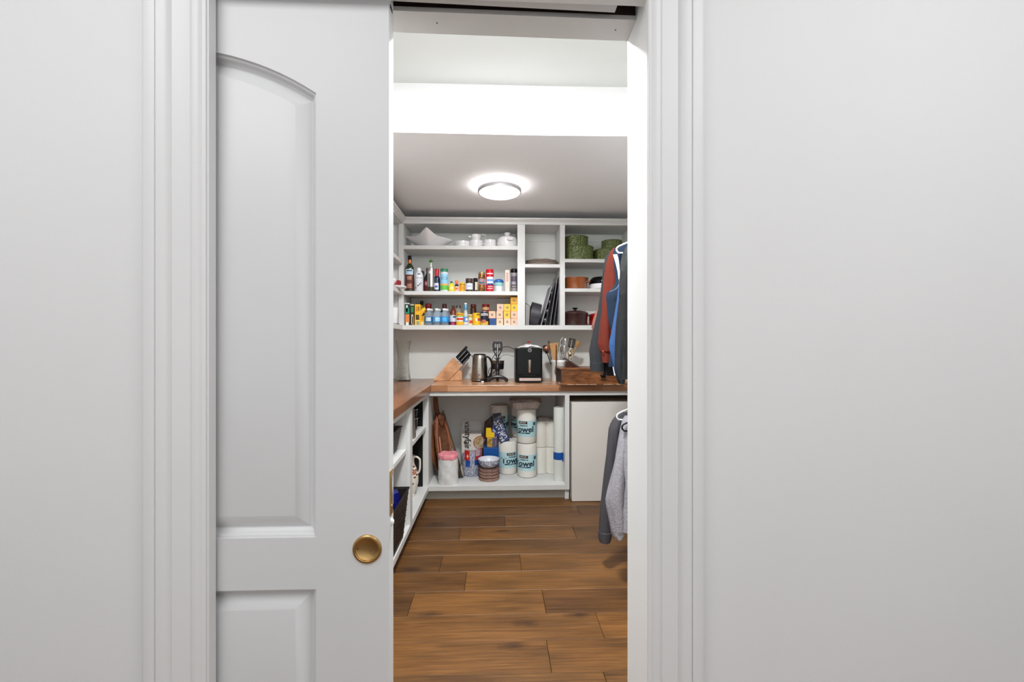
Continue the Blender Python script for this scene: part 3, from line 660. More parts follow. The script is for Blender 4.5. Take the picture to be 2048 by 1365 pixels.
t = carton('snack_box', 'open yellow box with lifted flap beside the water bottles', 841, 848.5, 621, Y3, Z3, H('eeb41c', rough=.45), [
    ('print', H('e8dcb0', rough=.5), .1, .9, .04, .24), ('print', H('d89a14', rough=.5), .2, .8, .35, .7)])
MB().box(-.014, .022, -.003, .004, -.012, .014).build('flap', H('f0c030', rough=.45), t, bevel=.001, M=Matrix.Translation((.008, 0, .135)) @ Matrix.Rotation(R(-32), 4, 'Y'))
MB().box(-.008, .008, .002, .004, -.02, .01).build('opening', H('2a1c0c', rough=.6), t, M=Matrix.Translation((.012, -.004, .1)) @ Matrix.Rotation(R(30), 4, 'Y'))
cont('syrup_bottle', 'black bottle top rising behind the yellow boxes', 'bottle', 843.5, Y3+.14, Z3, [('body', BLACK, bt(6, 30, 38, 3, 42)), ('cap', BLKG, cyl(3.4, 42, 50, 1.5))])
cont('sauce_bottle', 'sauce bottle with broad red cap behind the water bottles', 'bottle', 857, Y3+.13, Z3, [('body', H('5c2412', rough=.2, coat=.4), bt(8, 30, 36, 6, 38)), ('cap', H('8a1c1c', rough=.35), cyl(6, 34, 44))])
cont('sauce_bottle', 'round-shouldered black bottle with dark red cap behind the water bottles', 'bottle', 889, Y3+.12, Z3, [('body', BLKG, bt(9.2, 24, 34, 4, 36)), ('cap', H('4a0e12', rough=.35), cyl(4.4, 35, 43.5))])
wplast = mat('clear_water_bottle', (.74, .84, .92), .06, trans=.75, ior=1.25, noise=.01)
wb = [(0, 0), (7, 0), (8.2, 1.2), (8.2, 4), (7.8, 5), (8.3, 6), (8.3, 17), (7.9, 18), (8.2, 19), (7.6, 22), (5.6, 25.5), (3.6, 27.5), (3.4, 29.5), (0, 29.5)]
def water(px, Y, label, cols):
    t = cont('water_bottle', label, 'bottle', px, Y, Z3, [('bottle', wplast, wb), ('cap', WHITE, cyl(4.1, 29.3, 33.6, .6)),
        ('label', H(cols[0], rough=.4), [(8.4, 6), (8.4, 17)]), ('label_print', H(cols[1], rough=.4), (8.45, 8, 15.5), dict(arc=cols[2])), ('base_tint', H('3c4c6a', rough=.3), [(8.0, 1.2), (8.25, 4)])], group='small water bottles on the third shelf')
    return t
water(857.3, Y3-.01, 'water bottle with pale round label print, leftmost of the front three', ('2c6aa8', 'c8dae0', (-40, 30)))
water(873.3, Y3-.01, 'water bottle with light blue label, middle of the front three', ('5c9cc8', 'a8d4ee', (-20, 60)))
water(888.8, Y3-.02, 'water bottle with bright blue label, rightmost of the front three', ('2f86d0', '4ab0f4', (-30, 30)))
for px, l in ((862.0, 'leftmost'), (877.5, 'middle'), (893.3, 'rightmost')):
    water(px, Y3+.075, 'water bottle in the second row, %s, only its cap and shoulder showing' % l, ('4a86b8', '8ab8d8', (-20, 40)))
cont('food_can', 'can with silver-white label and magenta round print', 'can', 905.8, Y3-.01, Z3, [
    ('body', SILV, cyl(6.4, 0, 21)), ('label', H('c4c8d4', rough=.45), (6.4, 7, 19.5), dict(arc=(-85, 85))), ('label', H('4a2838', rough=.45), (6.4, .8, 7), dict(arc=(-85, 85))),
    ('print', H('b8205c', rough=.45), (6.5, 1, 5.5), dict(arc=(-35, 35))), ('print', H('2c3444', rough=.45), (6.5, 15, 18), dict(arc=(0, 60)))])
cont('vinegar_bottle', 'rust-brown shaped bottle behind the silver and magenta can', 'bottle', 906.5, Y3+.09, Z3, [('body', H('7a3018', rough=.15, coat=.5), [(0, 0), (6, 0), (6, 26), (5, 30), (3, 34), (2.2, 36), (0, 36)]), ('cap', H('5a4038', rough=.3), cyl(2.9, 36, 40.5))])
cont('glass_jar', 'lidded glass jar with whitish contents behind the yellow pepper can', 'jar', 916.8, Y3+.10, Z3, [('body', H('6a6458', rough=.12, coat=.6, c2=hx('b8b0a0'), nscale=40), cyl(5.6, 0, 36, 1.5)), ('lid', H('74706c', rough=.25, metal=.7), cyl(5, 36, 40.5))])
cont('food_can', 'yellow can with green stripe and red pepper picture', 'can', 919.8, Y3-.02, Z3, [
    ('body', H('e8b428', rough=.35), cyl(8, 0, 24.5, .8)), ('stripe', H('78a860', rough=.45), (8, 16.5, 18.5), dict(arc=(-88, 88))), ('panel', H('ece4d8', rough=.45), (8, 7.5, 16.5), dict(arc=(-88, 88))),
    ('print', H('d03820', rough=.45), (8.1, 10, 14.5), dict(arc=(-52, 48))), ('print', H('c07818', rough=.45), (8.1, 20, 22.5), dict(arc=(-50, 50)))])
cont('soda_bottle', 'clear bottle with blue foil neck and white cap', 'bottle', 931.3, Y3-.03, Z3, [
    ('bottle', H('b8bcae', rough=.08, coat=.5), [(0, 0), (5, 0), (5.2, 1), (5.2, 18), (4.6, 22), (3, 29), (2.2, 31), (0, 31)]), ('neck_foil', H('6aa4cc', rough=.25, metal=.4), [(2.5, 29), (3.1, 33), (2.9, 40), (2.3, 42)]),
    ('cap', WHITE, cyl(2.9, 41.5, 44.5)), ('label', H('5c8ec4', rough=.4), (5.2, 7, 17), dict(arc=(-75, 75))), ('print', H('dfe6ee', rough=.4), (5.3, 9, 14), dict(arc=(0, 45))), ('label_foot', H('e0d8d8', rough=.4), (5.2, 2, 6), dict(arc=(-75, 75)))])
cont('food_can', 'small can with cream top band and red tomato print', 'can', 940.5, Y3, Z3, [
    ('body', H('dcd0b4', rough=.4), cyl(5.6, 0, 22)), ('print', H('d04038', rough=.45), (5.7, 4, 10), dict(arc=(-20, 50))), ('print', H('b89848', rough=.45), (5.7, 16, 20), dict(arc=(-60, 60)))])
cont('preserve_jar', 'brown glass jar with maroon lid standing behind the yellow cans', 'jar', 946.5, Y3+.11, Z3, [('body', H('4c2c14', rough=.15, coat=.5), cyl(6, 0, 37, 1.5)), ('lid', H('5a1e18', rough=.3), cyl(5.6, 37, 43))])
cont('food_can', 'wide yellow can with red fish print next to the navy bean can', 'can', 952.8, Y3-.02, Z3, [
    ('body', H('e8b820', rough=.35), cyl(7.9, 0, 24.5, .8)), ('panel', H('e8e0d4', rough=.45), (7.9, 8.5, 13.5), dict(arc=(-10, 85))), ('print', H('c82828', rough=.45), (8.0, 9, 13.5), dict(arc=(15, 70))), ('print', H('8a5a10', rough=.45), (8.0, 20, 22.5), dict(arc=(0, 60)))])
t = cont('bean_can', 'navy bean can with white lettering and pink beans picture', 'can', 968.8, Y3-.02, Z3, [
    ('body', SILV, cyl(7.6, 0, 28, .8)), ('label', H('141c34', rough=.4), (7.6, 8, 26.5), dict(arc=(-89, 89))), ('label_foot', H('dcb83c', rough=.4), (7.6, .8, 8), dict(arc=(-89, 89))),
    ('beans', H('c87860', rough=.6, c2=hx('a85040'), nscale=120), (7.7, 4.5, 11), dict(arc=(-50, 20)))])
text('GOYA', .030, WHITE, t, loc=(0, 0, .092), radius=7.7*Y3/F, bold=.001, sx=.85)
cont('food_can', 'red can with gold band rising behind the navy bean can', 'can', 971.5, Y3+.09, Z3, [
    ('body', H('7a1818', rough=.35), cyl(7.4, 0, 43)), ('band', H('c8a070', rough=.4), (7.45, 31, 37), dict(arc=(-60, 70)))])
# coffee capsule sleeves
s3 = Y3/F; cwid = 13.3*s3; ch = 14.35*s3
cols = [[('1c4a84', 'navy blue'), ('eebb9c', 'peach')], [('f0c4a8', 'peach'), ('f0bfa2', 'peach'), ('eeb8a0', 'peach')], [('f2c6ae', 'peach'), ('f0c040', 'yellow'), ('efbe48', 'yellow')], [('f2c0a4', 'peach'), ('f2bca0', 'peach'), ('f0c038', 'yellow'), ('e8a830', 'amber')]]
xs = [984.7, 999.7, 1014.2, 1028.2]; off = [[.6, -.4], [0, -.3, 1], [.3, -.3, .2], [.2, 0, .2, -.3]]
lvl = ['bottom', 'second', 'third', 'top']
BR = H('3a1c14', rough=.5)
for ci, (cx_, cl) in enumerate(zip(xs, cols)):
    for ri, (hexc, nm) in enumerate(cl):
        xx = P(cx_+off[ci][ri], Y3)
        t = thing('capsule_box', '%s coffee capsule box, %s layer of %s column of boxes from the left' % (nm, lvl[ri], ['first', 'second', 'third', 'fourth'][ci]), 'box', (xx, Y3-.004+.004*((ci+ri) % 2), Z3+ri*ch), 0, 'coffee capsule boxes on the third shelf')
        MB().box(-cwid/2, cwid/2, 0, .2, 0, ch-.0003).build('carton', H(hexc, rough=.5, noise=.02), t, bevel=.0015)
        r_ = 1.9*s3; q = .012
        mm = H('123c5c', rough=.4) if ci == 0 and ri == 0 else BR
        mb = MB(); out = [(r_*math.cos(a)*(1-.12*abs(math.sin(2*a))) if 0 else max(-1, min(1, 1.25*math.cos(a)))*r_, max(-1, min(1, 1.25*math.sin(a)))*r_) for a in [2*math.pi*i/20 for i in range(20)]]
        rg = []
        for f in (1, .45):
            rg.append([Vector((x*f, -.0009, ch/2+z*f)) for x, z in out])
        mb.rings([[p+Vector((0, .001, 0)) for p in rg[0]], rg[0], rg[1], [p+Vector((0, .001, 0)) for p in rg[1]]], cap0=False, cap1=False).build('square_mark', mm, t)
        if not (ci == 0 and ri == 0): MB().box(-r_*.4, r_*.4, -.0006, 0, ch/2-r_*.4, ch/2+r_*.4).build('mark_centre', WHITE, t)

# ---- top shelf: white crockery
Z1 = S1; Y1 = 3.86; s1 = Y1/F
cx_ = P(858, Y1)
t = thing('serving_bowl', 'large white porcelain bowl with four pulled-out pointed corners', 'bowl', (cx_, Y1, Z1), 0)
mb = MB(); rr = []
NT = 12
for k in range(NT+1):
    f = k/NT; ring = []
    for i in range(96):
        a = 2*math.pi*i/96
        c = abs(math.cos(2*(a-R(-8))))**3.2 * (1)
        # four corners at -8, 82, 172, 262 degrees
        cc = max(0, math.cos(2*(a-R(3))))**0  # keep constant
        corner = (1-abs(math.sin(2*(a-R(3)))))**1.25
        near = math.exp(-((math.degrees(a)-262+360) % 360)**2/900) if False else 0
        rad = (.070+(.070+.078*corner)*f**(1.05))
        dg = math.degrees(a); per = .046 if 228 < dg < 318 else (.030 if 48 < dg <= 138 else (.020 if 138 < dg <= 228 else -.012))
        z = .006+(.080+per*corner)*f**1.25
        ring.append((rad*math.cos(a), rad*math.sin(a), z))
    rr.append(ring)
mb.rings(rr, cap0=True, cap1=False).build('bowl', PORC, t, smooth=60, solid=.006)
t['label'] = 'large white porcelain bowl with four pulled-out pointed corners'
def bowlprof(r, h, th=1.0, foot=.75):
    return [(0, 0), (r*foot, 0), (r*.97, h*.15), (r, h*.5), (r, h), (r-th, h), (r-th, h*.4), (r*foot-th, th*1.2), (0, th*1.2)]
cont('ramekin', 'low straight-sided white dish between the pointed bowl and the milk jug', 'dish', 924.5, Y1+.01, Z1, [('dish', PORC, bowlprof(15.5, 13.5))])
cont('sugar_bowl', 'white cup carrying the little milk jug', 'cup', 951.5, Y1, Z1, [('bowl', PORC, bowlprof(13.5, 14.8))])
t = cont('milk_jug', 'small white milk jug with ring handle standing on a white cup', 'jug', 951.3, Y1, Z1+14.8*s1, [('body', PORC, [(0, 0), (8.5, 0), (9.3, 1), (9.2, 12.2), (8.6, 12.8), (8, 12.2), (8, 3), (0, 2)])])
MB().lathe([(1.9*s1, 0), (2.5*s1, 3*s1), (2.6*s1, 5*s1)], 12, M=Matrix.Translation((-9*s1, 0, 7.5*s1)) @ Matrix.Rotation(R(-62), 4, 'Y')).build('spout', PORC, t, smooth=True)
MB().tube([(15*s1-6.6*s1*math.cos(a), 0, 7.5*s1+6.8*s1*math.sin(a)) for a in [R(-165+i*22) for i in range(16)]], 1.05*s1, 10).build('handle', PORC, t, smooth=True)
cont('cup', 'plain white cup between the milk jug and the lidded pot', 'cup', 980, Y1+.01, Z1, [('cup', PORC, bowlprof(12.8, 16.5)), ('lug', PORC, (-17, -12, -2, 2, 8, 12), dict(box=1, bevel=.003))])
t = cont('lidded_pot', 'white porcelain pot with domed lid and round knob', 'pot', 1014.5, Y1-.01, Z1, [
    ('body', PORC, [(0, 0), (19, 0), (20.5, 2), (21, 8), (20, 17.5), (0, 17.5)]), ('lid', PORC, [(0, 17.6), (20, 17.6), (18.5, 20.5), (13, 23), (6, 24), (0, 24)]),
    ('knob', PORC, [(0, 23.5), (4.8, 24), (4.2, 26.5), (6.2, 28.5), (6.4, 30.5), (4, 32), (0, 32.2)])])
MB().tube([(-6*s1+i*2*s1, -21*s1-(1.6*s1 if 0 < i < 6 else -1*s1), 14.5*s1-(1.5*s1 if 0 < i < 6 else 0)) for i in range(7)], 1.5*s1, 10, smooth=3, ).build('lug_handle', PORC, t, smooth=True, M=Matrix.Rotation(R(14), 4, 'Z'))
# ---- middle bay: plates
for i in range(6):
    YP = 3.90
    t = thing('dinner_plate', 'cream dinner plate with dark wavy rim, %s in the stack' % ['lowest', 'second from the bottom', 'third from the bottom', 'fourth from the bottom', 'fifth from the bottom', 'topmost'][i], 'plate', (P(1083, YP)+.002*math.sin(i*2), YP, C2+i*.0068), i*.35, 'stacked plates in the middle bay')
    mb = MB(); seg = 64; rr = []
    for r_, z_, wv in ((.0, .001, 0), (.085, .001, 0), (.10, .006, .0), (.138, .013, .0018), (.141, .0145, .0022), (.141, .0165, .0022), (.137, .0155, .0018), (.098, .0085, 0), (.085, .0035, 0), (.0, .0035, 0)):
        rr.append([(max(r_, 1e-4)*(1+.02*wv*100*math.sin(a*8)*.3)*math.cos(a), max(r_, 1e-4)*(1+.006*wv*100*math.sin(a*8))*math.sin(a), z_+wv*math.sin(a*8+1)) for a in [2*math.pi*k/seg for k in range(seg)]])
    mb.rings(rr).build('plate', H('e4d6cc', rough=.25, coat=.3), t, smooth=40)
    MB().tube([(.1412*(1+.0013*math.sin(a*8))*math.cos(a), .1412*(1+.0013*math.sin(a*8))*math.sin(a), .0158+.0022*math.sin(a*8+1)) for a in [2*math.pi*k/64 for k in range(65)]], .0013, 5).build('dark_rim', H('5c4a3c', rough=.3), t, smooth=True)
# ---- middle bay: leaning bakeware
def lean(px0, py0, px1, py1, Y, thick=0):
    """matrix: local x axis along the leaning line from bottom (px1,py1) to top (px0,py0)"""
    a = Vector((P(px1, Y), Y, SB)); b = Vector((P(px0, Y), Y, SB+(py1-py0)*Y/F)); d_ = (b-a)
    L_ = d_.length; ax = d_.normalized(); ay = Vector((0, 1, 0)); az = ax.cross(ay)
    M_ = Matrix((( ax.x, ay.x, az.x, a.x), (ax.y, ay.y, az.y, a.y), (ax.z, ay.z, az.z, a.z), (0, 0, 0, 1)))
    return M_, L_
def bakething(name, label, cat, base): return thing(name, label, cat, base)
Yb = 3.79
M_, L_ = lean(1050.5, 604, 1047, 650.5, Yb)
t = thing('loaf_tin', 'grey metal tin with black rim leaning at the left side of the bakeware bay', 'tin', (M_.translation.x, Yb, SB))
xa = P(1052, Yb)
MB().hexa([(P(1050.6, Yb), Yb, SB+.002), (P(1058, Yb), Yb, SB+.002), (P(1058, Yb), Yb+.2, SB+.002), (P(1050.6, Yb), Yb+.2, SB+.002),
           (P(1050.8, Yb), Yb, SB+.196), (P(1060.5, Yb), Yb, SB+.17), (P(1060.5, Yb), Yb+.2, SB+.17), (P(1050.8, Yb), Yb+.2, SB+.196)]).build('body', H('84807e', rough=.35, metal=.6), t, bevel=.002, loc=t.location)
MB().tube([(P(1050.8, Yb), Yb-.002, SB+.197), (P(1060.8, Yb), Yb-.002, SB+.171), (P(1058.5, Yb), Yb-.002, SB+.002)], .0017, 6).build('rim', BLACK, t, loc=t.location)
# cake tin on its side: cylinder whose axis leans
bl, br_, tr, tl = [Vector((P(x, Yb), Yb, SB+(651-y)*Yb/F)) for x, y in ((1055.5, 651), (1077, 651), (1087.5, 609), (1067.5, 600))]
t = thing('cake_tin', 'dark round cake tin standing on its edge, leaning right', 'tin', (.26, Yb, SB))
cen = (bl+tl)/2+Vector((.0, .10, 0)); axd = ((br_-bl)+(tr-tl)).normalized(); hgt = .088; rad = .103
up_ = (tl-bl).normalized(); zax = axd; yax = Vector((0, 1, 0)); xax = yax.cross(zax).normalized()
M_ = Matrix(((xax.x, yax.x, zax.x, cen.x), (xax.y, yax.y, zax.y, cen.y), (xax.z, yax.z, zax.z, cen.z+.004), (0, 0, 0, 1)))
MB().lathe([(0, hgt), (rad*.93, hgt), (rad*.96, hgt-.003), (rad, .004), (rad+.004, .002), (rad+.004, 0), (rad-.002, 0), (rad*.93, hgt-.006), (0, hgt-.006)], 48, M=M_).build('pan', NONST, t, smooth=40, loc=t.location)
def sheet(name, label, pt, pb, Y, thick, depth, m, cat='tray', lip=.012, ribs=0, y_off=0):
    M_, L_ = lean(pt[0], pt[1], pb[0], pb[1], Y)
    t = thing(name, label, cat, M_.translation.copy())
    MB().box(0, L_, 0, depth, -thick/2, thick/2).build('pan', m, t, bevel=.0015, M=M_, loc=t.location)
    mb = MB()
    for i in range(int(L_/.012)):
        if ribs: mb.box(i*.012, i*.012+.006, -.0012, 0, -thick/2+.001, thick/2-.001)
    if ribs: mb.build('ribbed_edge', H('9a989e', rough=.45, metal=.5), t, M=M_, loc=t.location)
    else: MB().tube([(0, -.001, 0), (L_, -.001, 0)], thick*.5, 8).build('rolled_rim', m, t, smooth=True, M=M_, loc=t.location)
    return t, M_, L_
sheet('baking_sheet', 'grey baking sheet with ribbed edge leaning next to the cake tin', (1104, 570), (1082, 650.8), Yb, .011, .27, H('6c6a70', rough=.4, metal=.6), ribs=1)
t, M_, L_ = sheet('muffin_tin', 'dark muffin tin with bulging cups between two leaning baking sheets', (1110, 562), (1090, 650.8), Yb+.01, .004, .26, H('8a868c', rough=.35, metal=.7))
mb = MB()
for i in range(4):
    for j in range(3):
        mb.lathe([(.030, 0), (.024, .026), (0, .027)], 18, (0, 0, 0), M=M_ @ Matrix.Translation((.05+i*.082, .045+j*.082, -.002)))
mb.build('cups', NONST, t, smooth=40, loc=t.location)
sheet('baking_sheet', 'silver-edged baking sheet leaning steeply by the muffin tin', (1115.5, 546), (1100, 648), Yb, .006, .28, H('a8a4aa', rough=.35, metal=.7))
sheet('frying_pan', 'dark pan leaning against the right side of the bakeware bay', (1118.5, 566), (1107, 650.5), Yb+.03, .012, .25, NONST, cat='pan')

# ---- right bay
Ya = 3.88; sa = Ya/F
GRN = mat('green_speckled_cloth', hx('34401c'), .35, c2=hx('78824a'), nscale=120, bump=.6, bscale=110)
GRD = mat('dark_green_lid', hx('3c4824'), .5, c2=hx('5c6a34'), nscale=75)
def hatbox(px, Y, z, r, h, label, seam):
    t = cont('storage_box', label, 'box', px, Y, z, [('body', GRN, cyl(r, 0, h-.6, .6)), ('lid', GRD, cyl(r+.5, h-1.2, h, .5))], group='green round boxes on the top right shelf')
    a = R(-90+seam); s = Y/F
    MB().tube([(r*s*math.cos(a), r*s*math.sin(a), .004), (r*s*math.cos(a), r*s*math.sin(a), h*s-.006)], .0016, 6).build('seam', H('2c3418', rough=.6), t)
hatbox(1157, Ya-.02, C3a, 29.5, 27, 'wide round green speckled box, lower left on the top right shelf', -25)
hatbox(1152, Ya-.01, C3a+27*(Ya-.02)/F+.0005, 24, 21, 'round green speckled box, upper left one stacked', 20)
hatbox(1213, Ya, C3a, 26.5, 22.5, 'wide round green speckled box, lower right, partly behind the clothes', -60)
hatbox(1223.5, Ya+.01, C3a+22.5*Ya/F+.0005, 20.5, 19.5, 'small round green speckled box, upper right one stacked', 50)
COP = H('8a4a24', rough=.22, coat=.5, noise=.12, nscale=12)
t = cont('stockpot', 'round copper-brown pot with side lugs on the middle right shelf', 'pot', 1152, Ya-.02, C3b, [
    ('body', COP, [(0, 0), (21, 0), (22.5, 1.5), (23, 17), (23.6, 18), (23.6, 19.5), (24.6, 22), (24.8, 23.5), (23.6, 23.5), (22.4, 20), (22, 4), (0, 3)])])
MB().tube([(22.5*sa*math.cos(R(-28)), 22.5*sa*math.sin(R(-28)), 15*sa), (28*sa*math.cos(R(-22)), 28*sa*math.sin(R(-22)), 15.5*sa), (28*sa*math.cos(R(-8)), 28*sa*math.sin(R(-8)), 15.5*sa), (22.5*sa*math.cos(R(-2)), 22.5*sa*math.sin(R(-2)), 15*sa)], .006, 10, smooth=5).build('lug', COP, t, smooth=True)
cont('round_dish', 'white round dish under a black pan on the middle right shelf', 'dish', 1206, Ya-.01, C3b, [('dish', PORC, bowlprof(28, 11.5)), ('rim', NONST, [(28, 11), (29, 12), (27, 12.2)])])
t = cont('frying_pan', 'black pan with white lettering lying on a white dish', 'pan', 1206, Ya-.01, C3b+12*sa, [('pan', BLKG, [(0, 0), (25, 0), (28.5, 2), (27, 8), (22, 13), (0, 15)])])
text('es', .042, WHITE, t, loc=(.004, 0, .020), radius=28.2*sa, bold=.0008)
MAR = H('38201e', rough=.3, noise=.08, coat=.25)
t = cont('dutch_oven', 'dark maroon enamelled pot with domed lid on the lowest right shelf', 'pot', 1150, Ya-.03, SB, [
    ('body', MAR, [(0, 0), (22, 0), (24, 2), (25.5, 22), (26.5, 23.5), (0, 23.5)]), ('lid', MAR, [(26.8, 23.5), (26.8, 25), (22, 28), (12, 30.2), (0, 31)]),
    ('knob', BLACK, [(0, 30.5), (3, 31), (2.4, 33), (5, 34.3), (6.2, 35.6), (4, 36.3), (0, 36.5)])])
for s_ in (-1, 1): MB().tube([(s_*25*sa, -.03, 20*sa), (s_*29.5*sa, -.024, 21*sa), (s_*29.5*sa, .024, 21*sa), (s_*25*sa, .03, 20*sa)], .006, 10, smooth=4).build('handle', MAR, t, smooth=True)
RED = H('b01410', rough=.2, coat=.5, noise=.05)
cont('enamel_pot', 'bright red enamelled pot behind the clothes on the lowest right shelf', 'pot', 1203, Ya+.02, SB, [('body', RED, [(0, 0), (23, 0), (24.5, 2), (25.5, 21), (26, 22), (0, 22)]), ('lid', RED, [(26, 22), (26, 23.3), (14, 26.5), (0, 27.5)])])
# ---- left wall cabinet
for i in range(3):
    cont('side_plate', 'white plate in the left wall cabinet, %s' % ['lowest of its pile', 'middle of its pile', 'top of its pile'][i], 'plate', 790, 3.60, US2+.001+.0045*i, [('plate', PORC, [(0, 0), (14, 0), (22, 2.2), (22.3, 3), (14, 1), (0, 1)])], group='white plates in the left wall cabinet')
RDP = H('8a1620', rough=.3, coat=.3)
cont('small_pot', 'dark red round pot behind scalloped white dish in the left wall cabinet', 'pot', 786, 3.60, US2+.0165, [('pot', RDP, [(0, 0), (13, 0), (15, 1.5), (16, 10), (15, 12.5), (8, 14), (0, 14)])])
t = thing('scalloped_dish', 'white scalloped dish at the front of the left wall cabinet', 'dish', (-.85, 3.42, US2))
mb = MB(); rr = []
for k in range(7):
    f = k/6
    rr.append([((.028+.026*f)*(1+.07*f*math.sin(a*9))*math.cos(a), (.028+.026*f)*(1+.07*f*math.sin(a*9))*math.sin(a), .003+.052*f**1.4+.004*f*math.sin(a*9)) for a in [2*math.pi*i/72 for i in range(72)]])
mb.rings(rr, cap1=False).build('dish', PORC, t, smooth=60, solid=.004)
cont('tumbler', 'white flared porcelain tumbler in the lowest bay of the left wall cabinet', 'cup', 788.5, 3.62, SB, [('cup', PORC, [(0, 0), (5.5, 0), (6, 1), (8.2, 33), (7.6, 33.6), (5.2, 3), (0, 2)]), ('saucer', NONST, [(0, 0), (9, 0), (10.5, 2), (9, 1.2), (0, .6)])])
# ================================================================ on the worktops
# vase: crackled glass, hourglass
Yv = 3.86; sv = Yv/F
VG = mat('crackled_glass', (.93, .93, .91), .04, trans=1, ior=1.22, noise=.04, nscale=45, bump=.5, bscale=95)
t = thing('glass_vase', 'tall hourglass-shaped crackled glass vase on the left worktop', 'vase', (P(806.5, Yv), Yv, CT))
vp = [(14.8, 0), (15, 2), (13.8, 6), (12.5, 18), (11.2, 34), (10.9, 48), (12, 62), (14.2, 74), (15.5, 79)]
MB().lathe([(0, 0)]+[(r*sv, h*sv) for r, h in vp]+[((r-1.2)*sv, h*sv) for r, h in reversed(vp[1:])]+[(0, 3*sv)], 40).build('vase', VG, t, smooth=60)
mb = MB()
for i in range(110):
    h = random.uniform(4, 70); a = random.uniform(0, 6.28)
    for (r0, h0), (r1, h1) in zip(vp, vp[1:]):
        if h0 <= h <= h1: r = r0+(r1-r0)*(h-h0)/(h1-h0)
    l_ = random.uniform(.008, .02); b_ = a+random.uniform(-1, 1)*.35
    mb.tube([((r+.2)*sv*math.cos(a), (r+.2)*sv*math.sin(a), h*sv), ((r+.1)*sv*math.cos(b_), (r+.1)*sv*math.sin(b_), h*sv+random.uniform(-l_, l_))], .0007, 4)
cr = mb.build('crackle_threads', mat('crackle_grey', (.22, .21, .19), .2, noise=.3, coat=.6), t); cr['kind'] = 'stuff'
# knife block
Yk = 3.84; sk = Yk/F
def K(x, y): return (P(x, Yk), CT+(759-y)*sk)
MAPLE = nodes_wood('maple_block', hx('dc9c6c'), hx('eab488'), (.8, .7, .6), sx=(6, 14, 14), grain=.15, rough=.4, streak=3)
kb = thing('knife_block', 'pale wooden knife block leaning back, holding black-handled knives', 'knife block', (P(898, Yk), Yk, CT))
MB().prism([K(867, 757.5), K(905.5, 713.5), K(924, 730), K(898.3, 758.6), K(870, 758.6)], Yk-.02, Yk+.07).build('block', MAPLE, kb, bevel=.002, loc=kb.location)
MB().prism([K(899, 758.6), K(918.7, 737), K(924, 742), K(924, 758.6)], Yk-.02, Yk+.07).build('base_wedge', MAPLE, kb, bevel=.0015, loc=kb.location)
hd = (Vector((K(937, 689)[0], 0, K(937, 689)[1]))-Vector((K(912.5, 715)[0], 0, K(912.5, 715)[1]))).normalized()
for i, (x, y, L_, yy, w_) in enumerate([(910, 716, .15, .045, .011), (913, 719, .132, .01, .011), (916.5, 722, .128, .048, .0105), (918, 724, .132, .012, .0105), (921, 727, .125, .045, .0105), (922.5, 728.5, .10, .015, .0095)]):
    kn = thing('kitchen_knife', 'black-handled kitchen knife in the wooden block, %s' % ['highest one at the back', 'front one of the top pair', 'upper middle one at the back', 'middle one with steel rivets at the front', 'lower one at the back', 'lowest one at the front'][i], 'knife', (K(x, y)[0], Yk+yy, K(x, y)[1]), 0, 'knives in the wooden block')
    ax = hd; az = Vector((0, 1, 0)); ay = ax.cross(az)
    M_ = Matrix(((ax.x, az.x, ay.x, 0), (ax.y, az.y, ay.y, 0), (ax.z, az.z, ay.z, 0), (0, 0, 0, 1)))
    MB().box(0.012, L_, -.010, .010, -w_, w_).build('handle', BLACK, kn, bevel=.003, M=M_)
    MB().box(-.002, .012, -.010, .010, -w_*.95, w_*.95).build('bolster', STEEL, kn, bevel=.001, M=M_)
    (MB().box(.018, L_-.012, -.0106, -.0098, -w_*.1, w_*.06).build('steel_spine', CHROME, kn, M=M_) if i % 2 else None)
sc_ = thing('kitchen_scissors', 'steel sharpener blade sticking out low on the knife block', 'sharpener', (K(922, 738)[0], Yk+.02, K(922, 738)[1]))
MB().tube([Vector((0, 0, 0))-hd*.01, hd*.085], .0035, 8).build('rod', CHROME, sc_, smooth=True); sc_.name = 'sharpening_steel'; sc_['label'] = 'thin steel rod sticking out low on the knife block'; sc_['category'] = 'sharpener'
MB().ball(hd*.088, .0055, 10).build('tip', CHROME, sc_, smooth=True)
# kettle
Yt = 3.80; st = Yt/F
kt = thing('electric_kettle', 'brushed steel kettle with black handle beside the knife block', 'kettle', (P(959.5, Yt), Yt, CT))
MB().lathe([(r*st, h*st) for r, h in [(0, 5.5), (16, 5.5), (16.1, 7), (15.6, 25), (14.3, 44), (13.2, 50), (12.2, 52.2), (0, 52.2)]], 48).build('body', mat('kettle_steel', (.42, .38, .34), .25, metal=1, noise=.06, stretch=(1, 1, .05)), kt, smooth=40)
MB().lathe([(r*st, h*st) for r, h in [(0, 52), (12.3, 52), (12.4, 53), (9.5, 54.2), (0, 54.4)]], 40).build('lid', BLACK, kt, smooth=40)
MB().lathe([(r*st, h*st) for r, h in [(0, 0), (16.2, 0), (16.6, 1), (16.3, 4.4), (16, 5.5), (0, 5.5)]], 40).build('power_base', BLACK, kt, smooth=40)
MB().lathe([(r*st, h*st) for r, h in [(16.45, 1), (16.5, 4)]], 40).build('base_ring', CHROME, kt, smooth=True)
MB().tube([(13*st, 0, 49*st), (19*st, -.002, 46*st), (24*st, -.002, 36*st), (23.5*st, -.002, 20*st), (20*st, 0, 10*st), (15*st, 0, 8*st)], [.008, .0095, .009, .008, .0085, .007], 10, smooth=5).build('handle', BLACK, kt, smooth=True)
MB().hexa([(-13*st, -.012, 44*st), (-12*st, .012, 44*st), (-17*st, .004, 51*st), (-17*st, -.004, 51*st), (-12*st, -.014, 51*st), (-12*st, .014, 51*st), (-17.5*st, .004, 52*st), (-17.5*st, -.004, 52*st)]).build('spout', STEEL, kt)
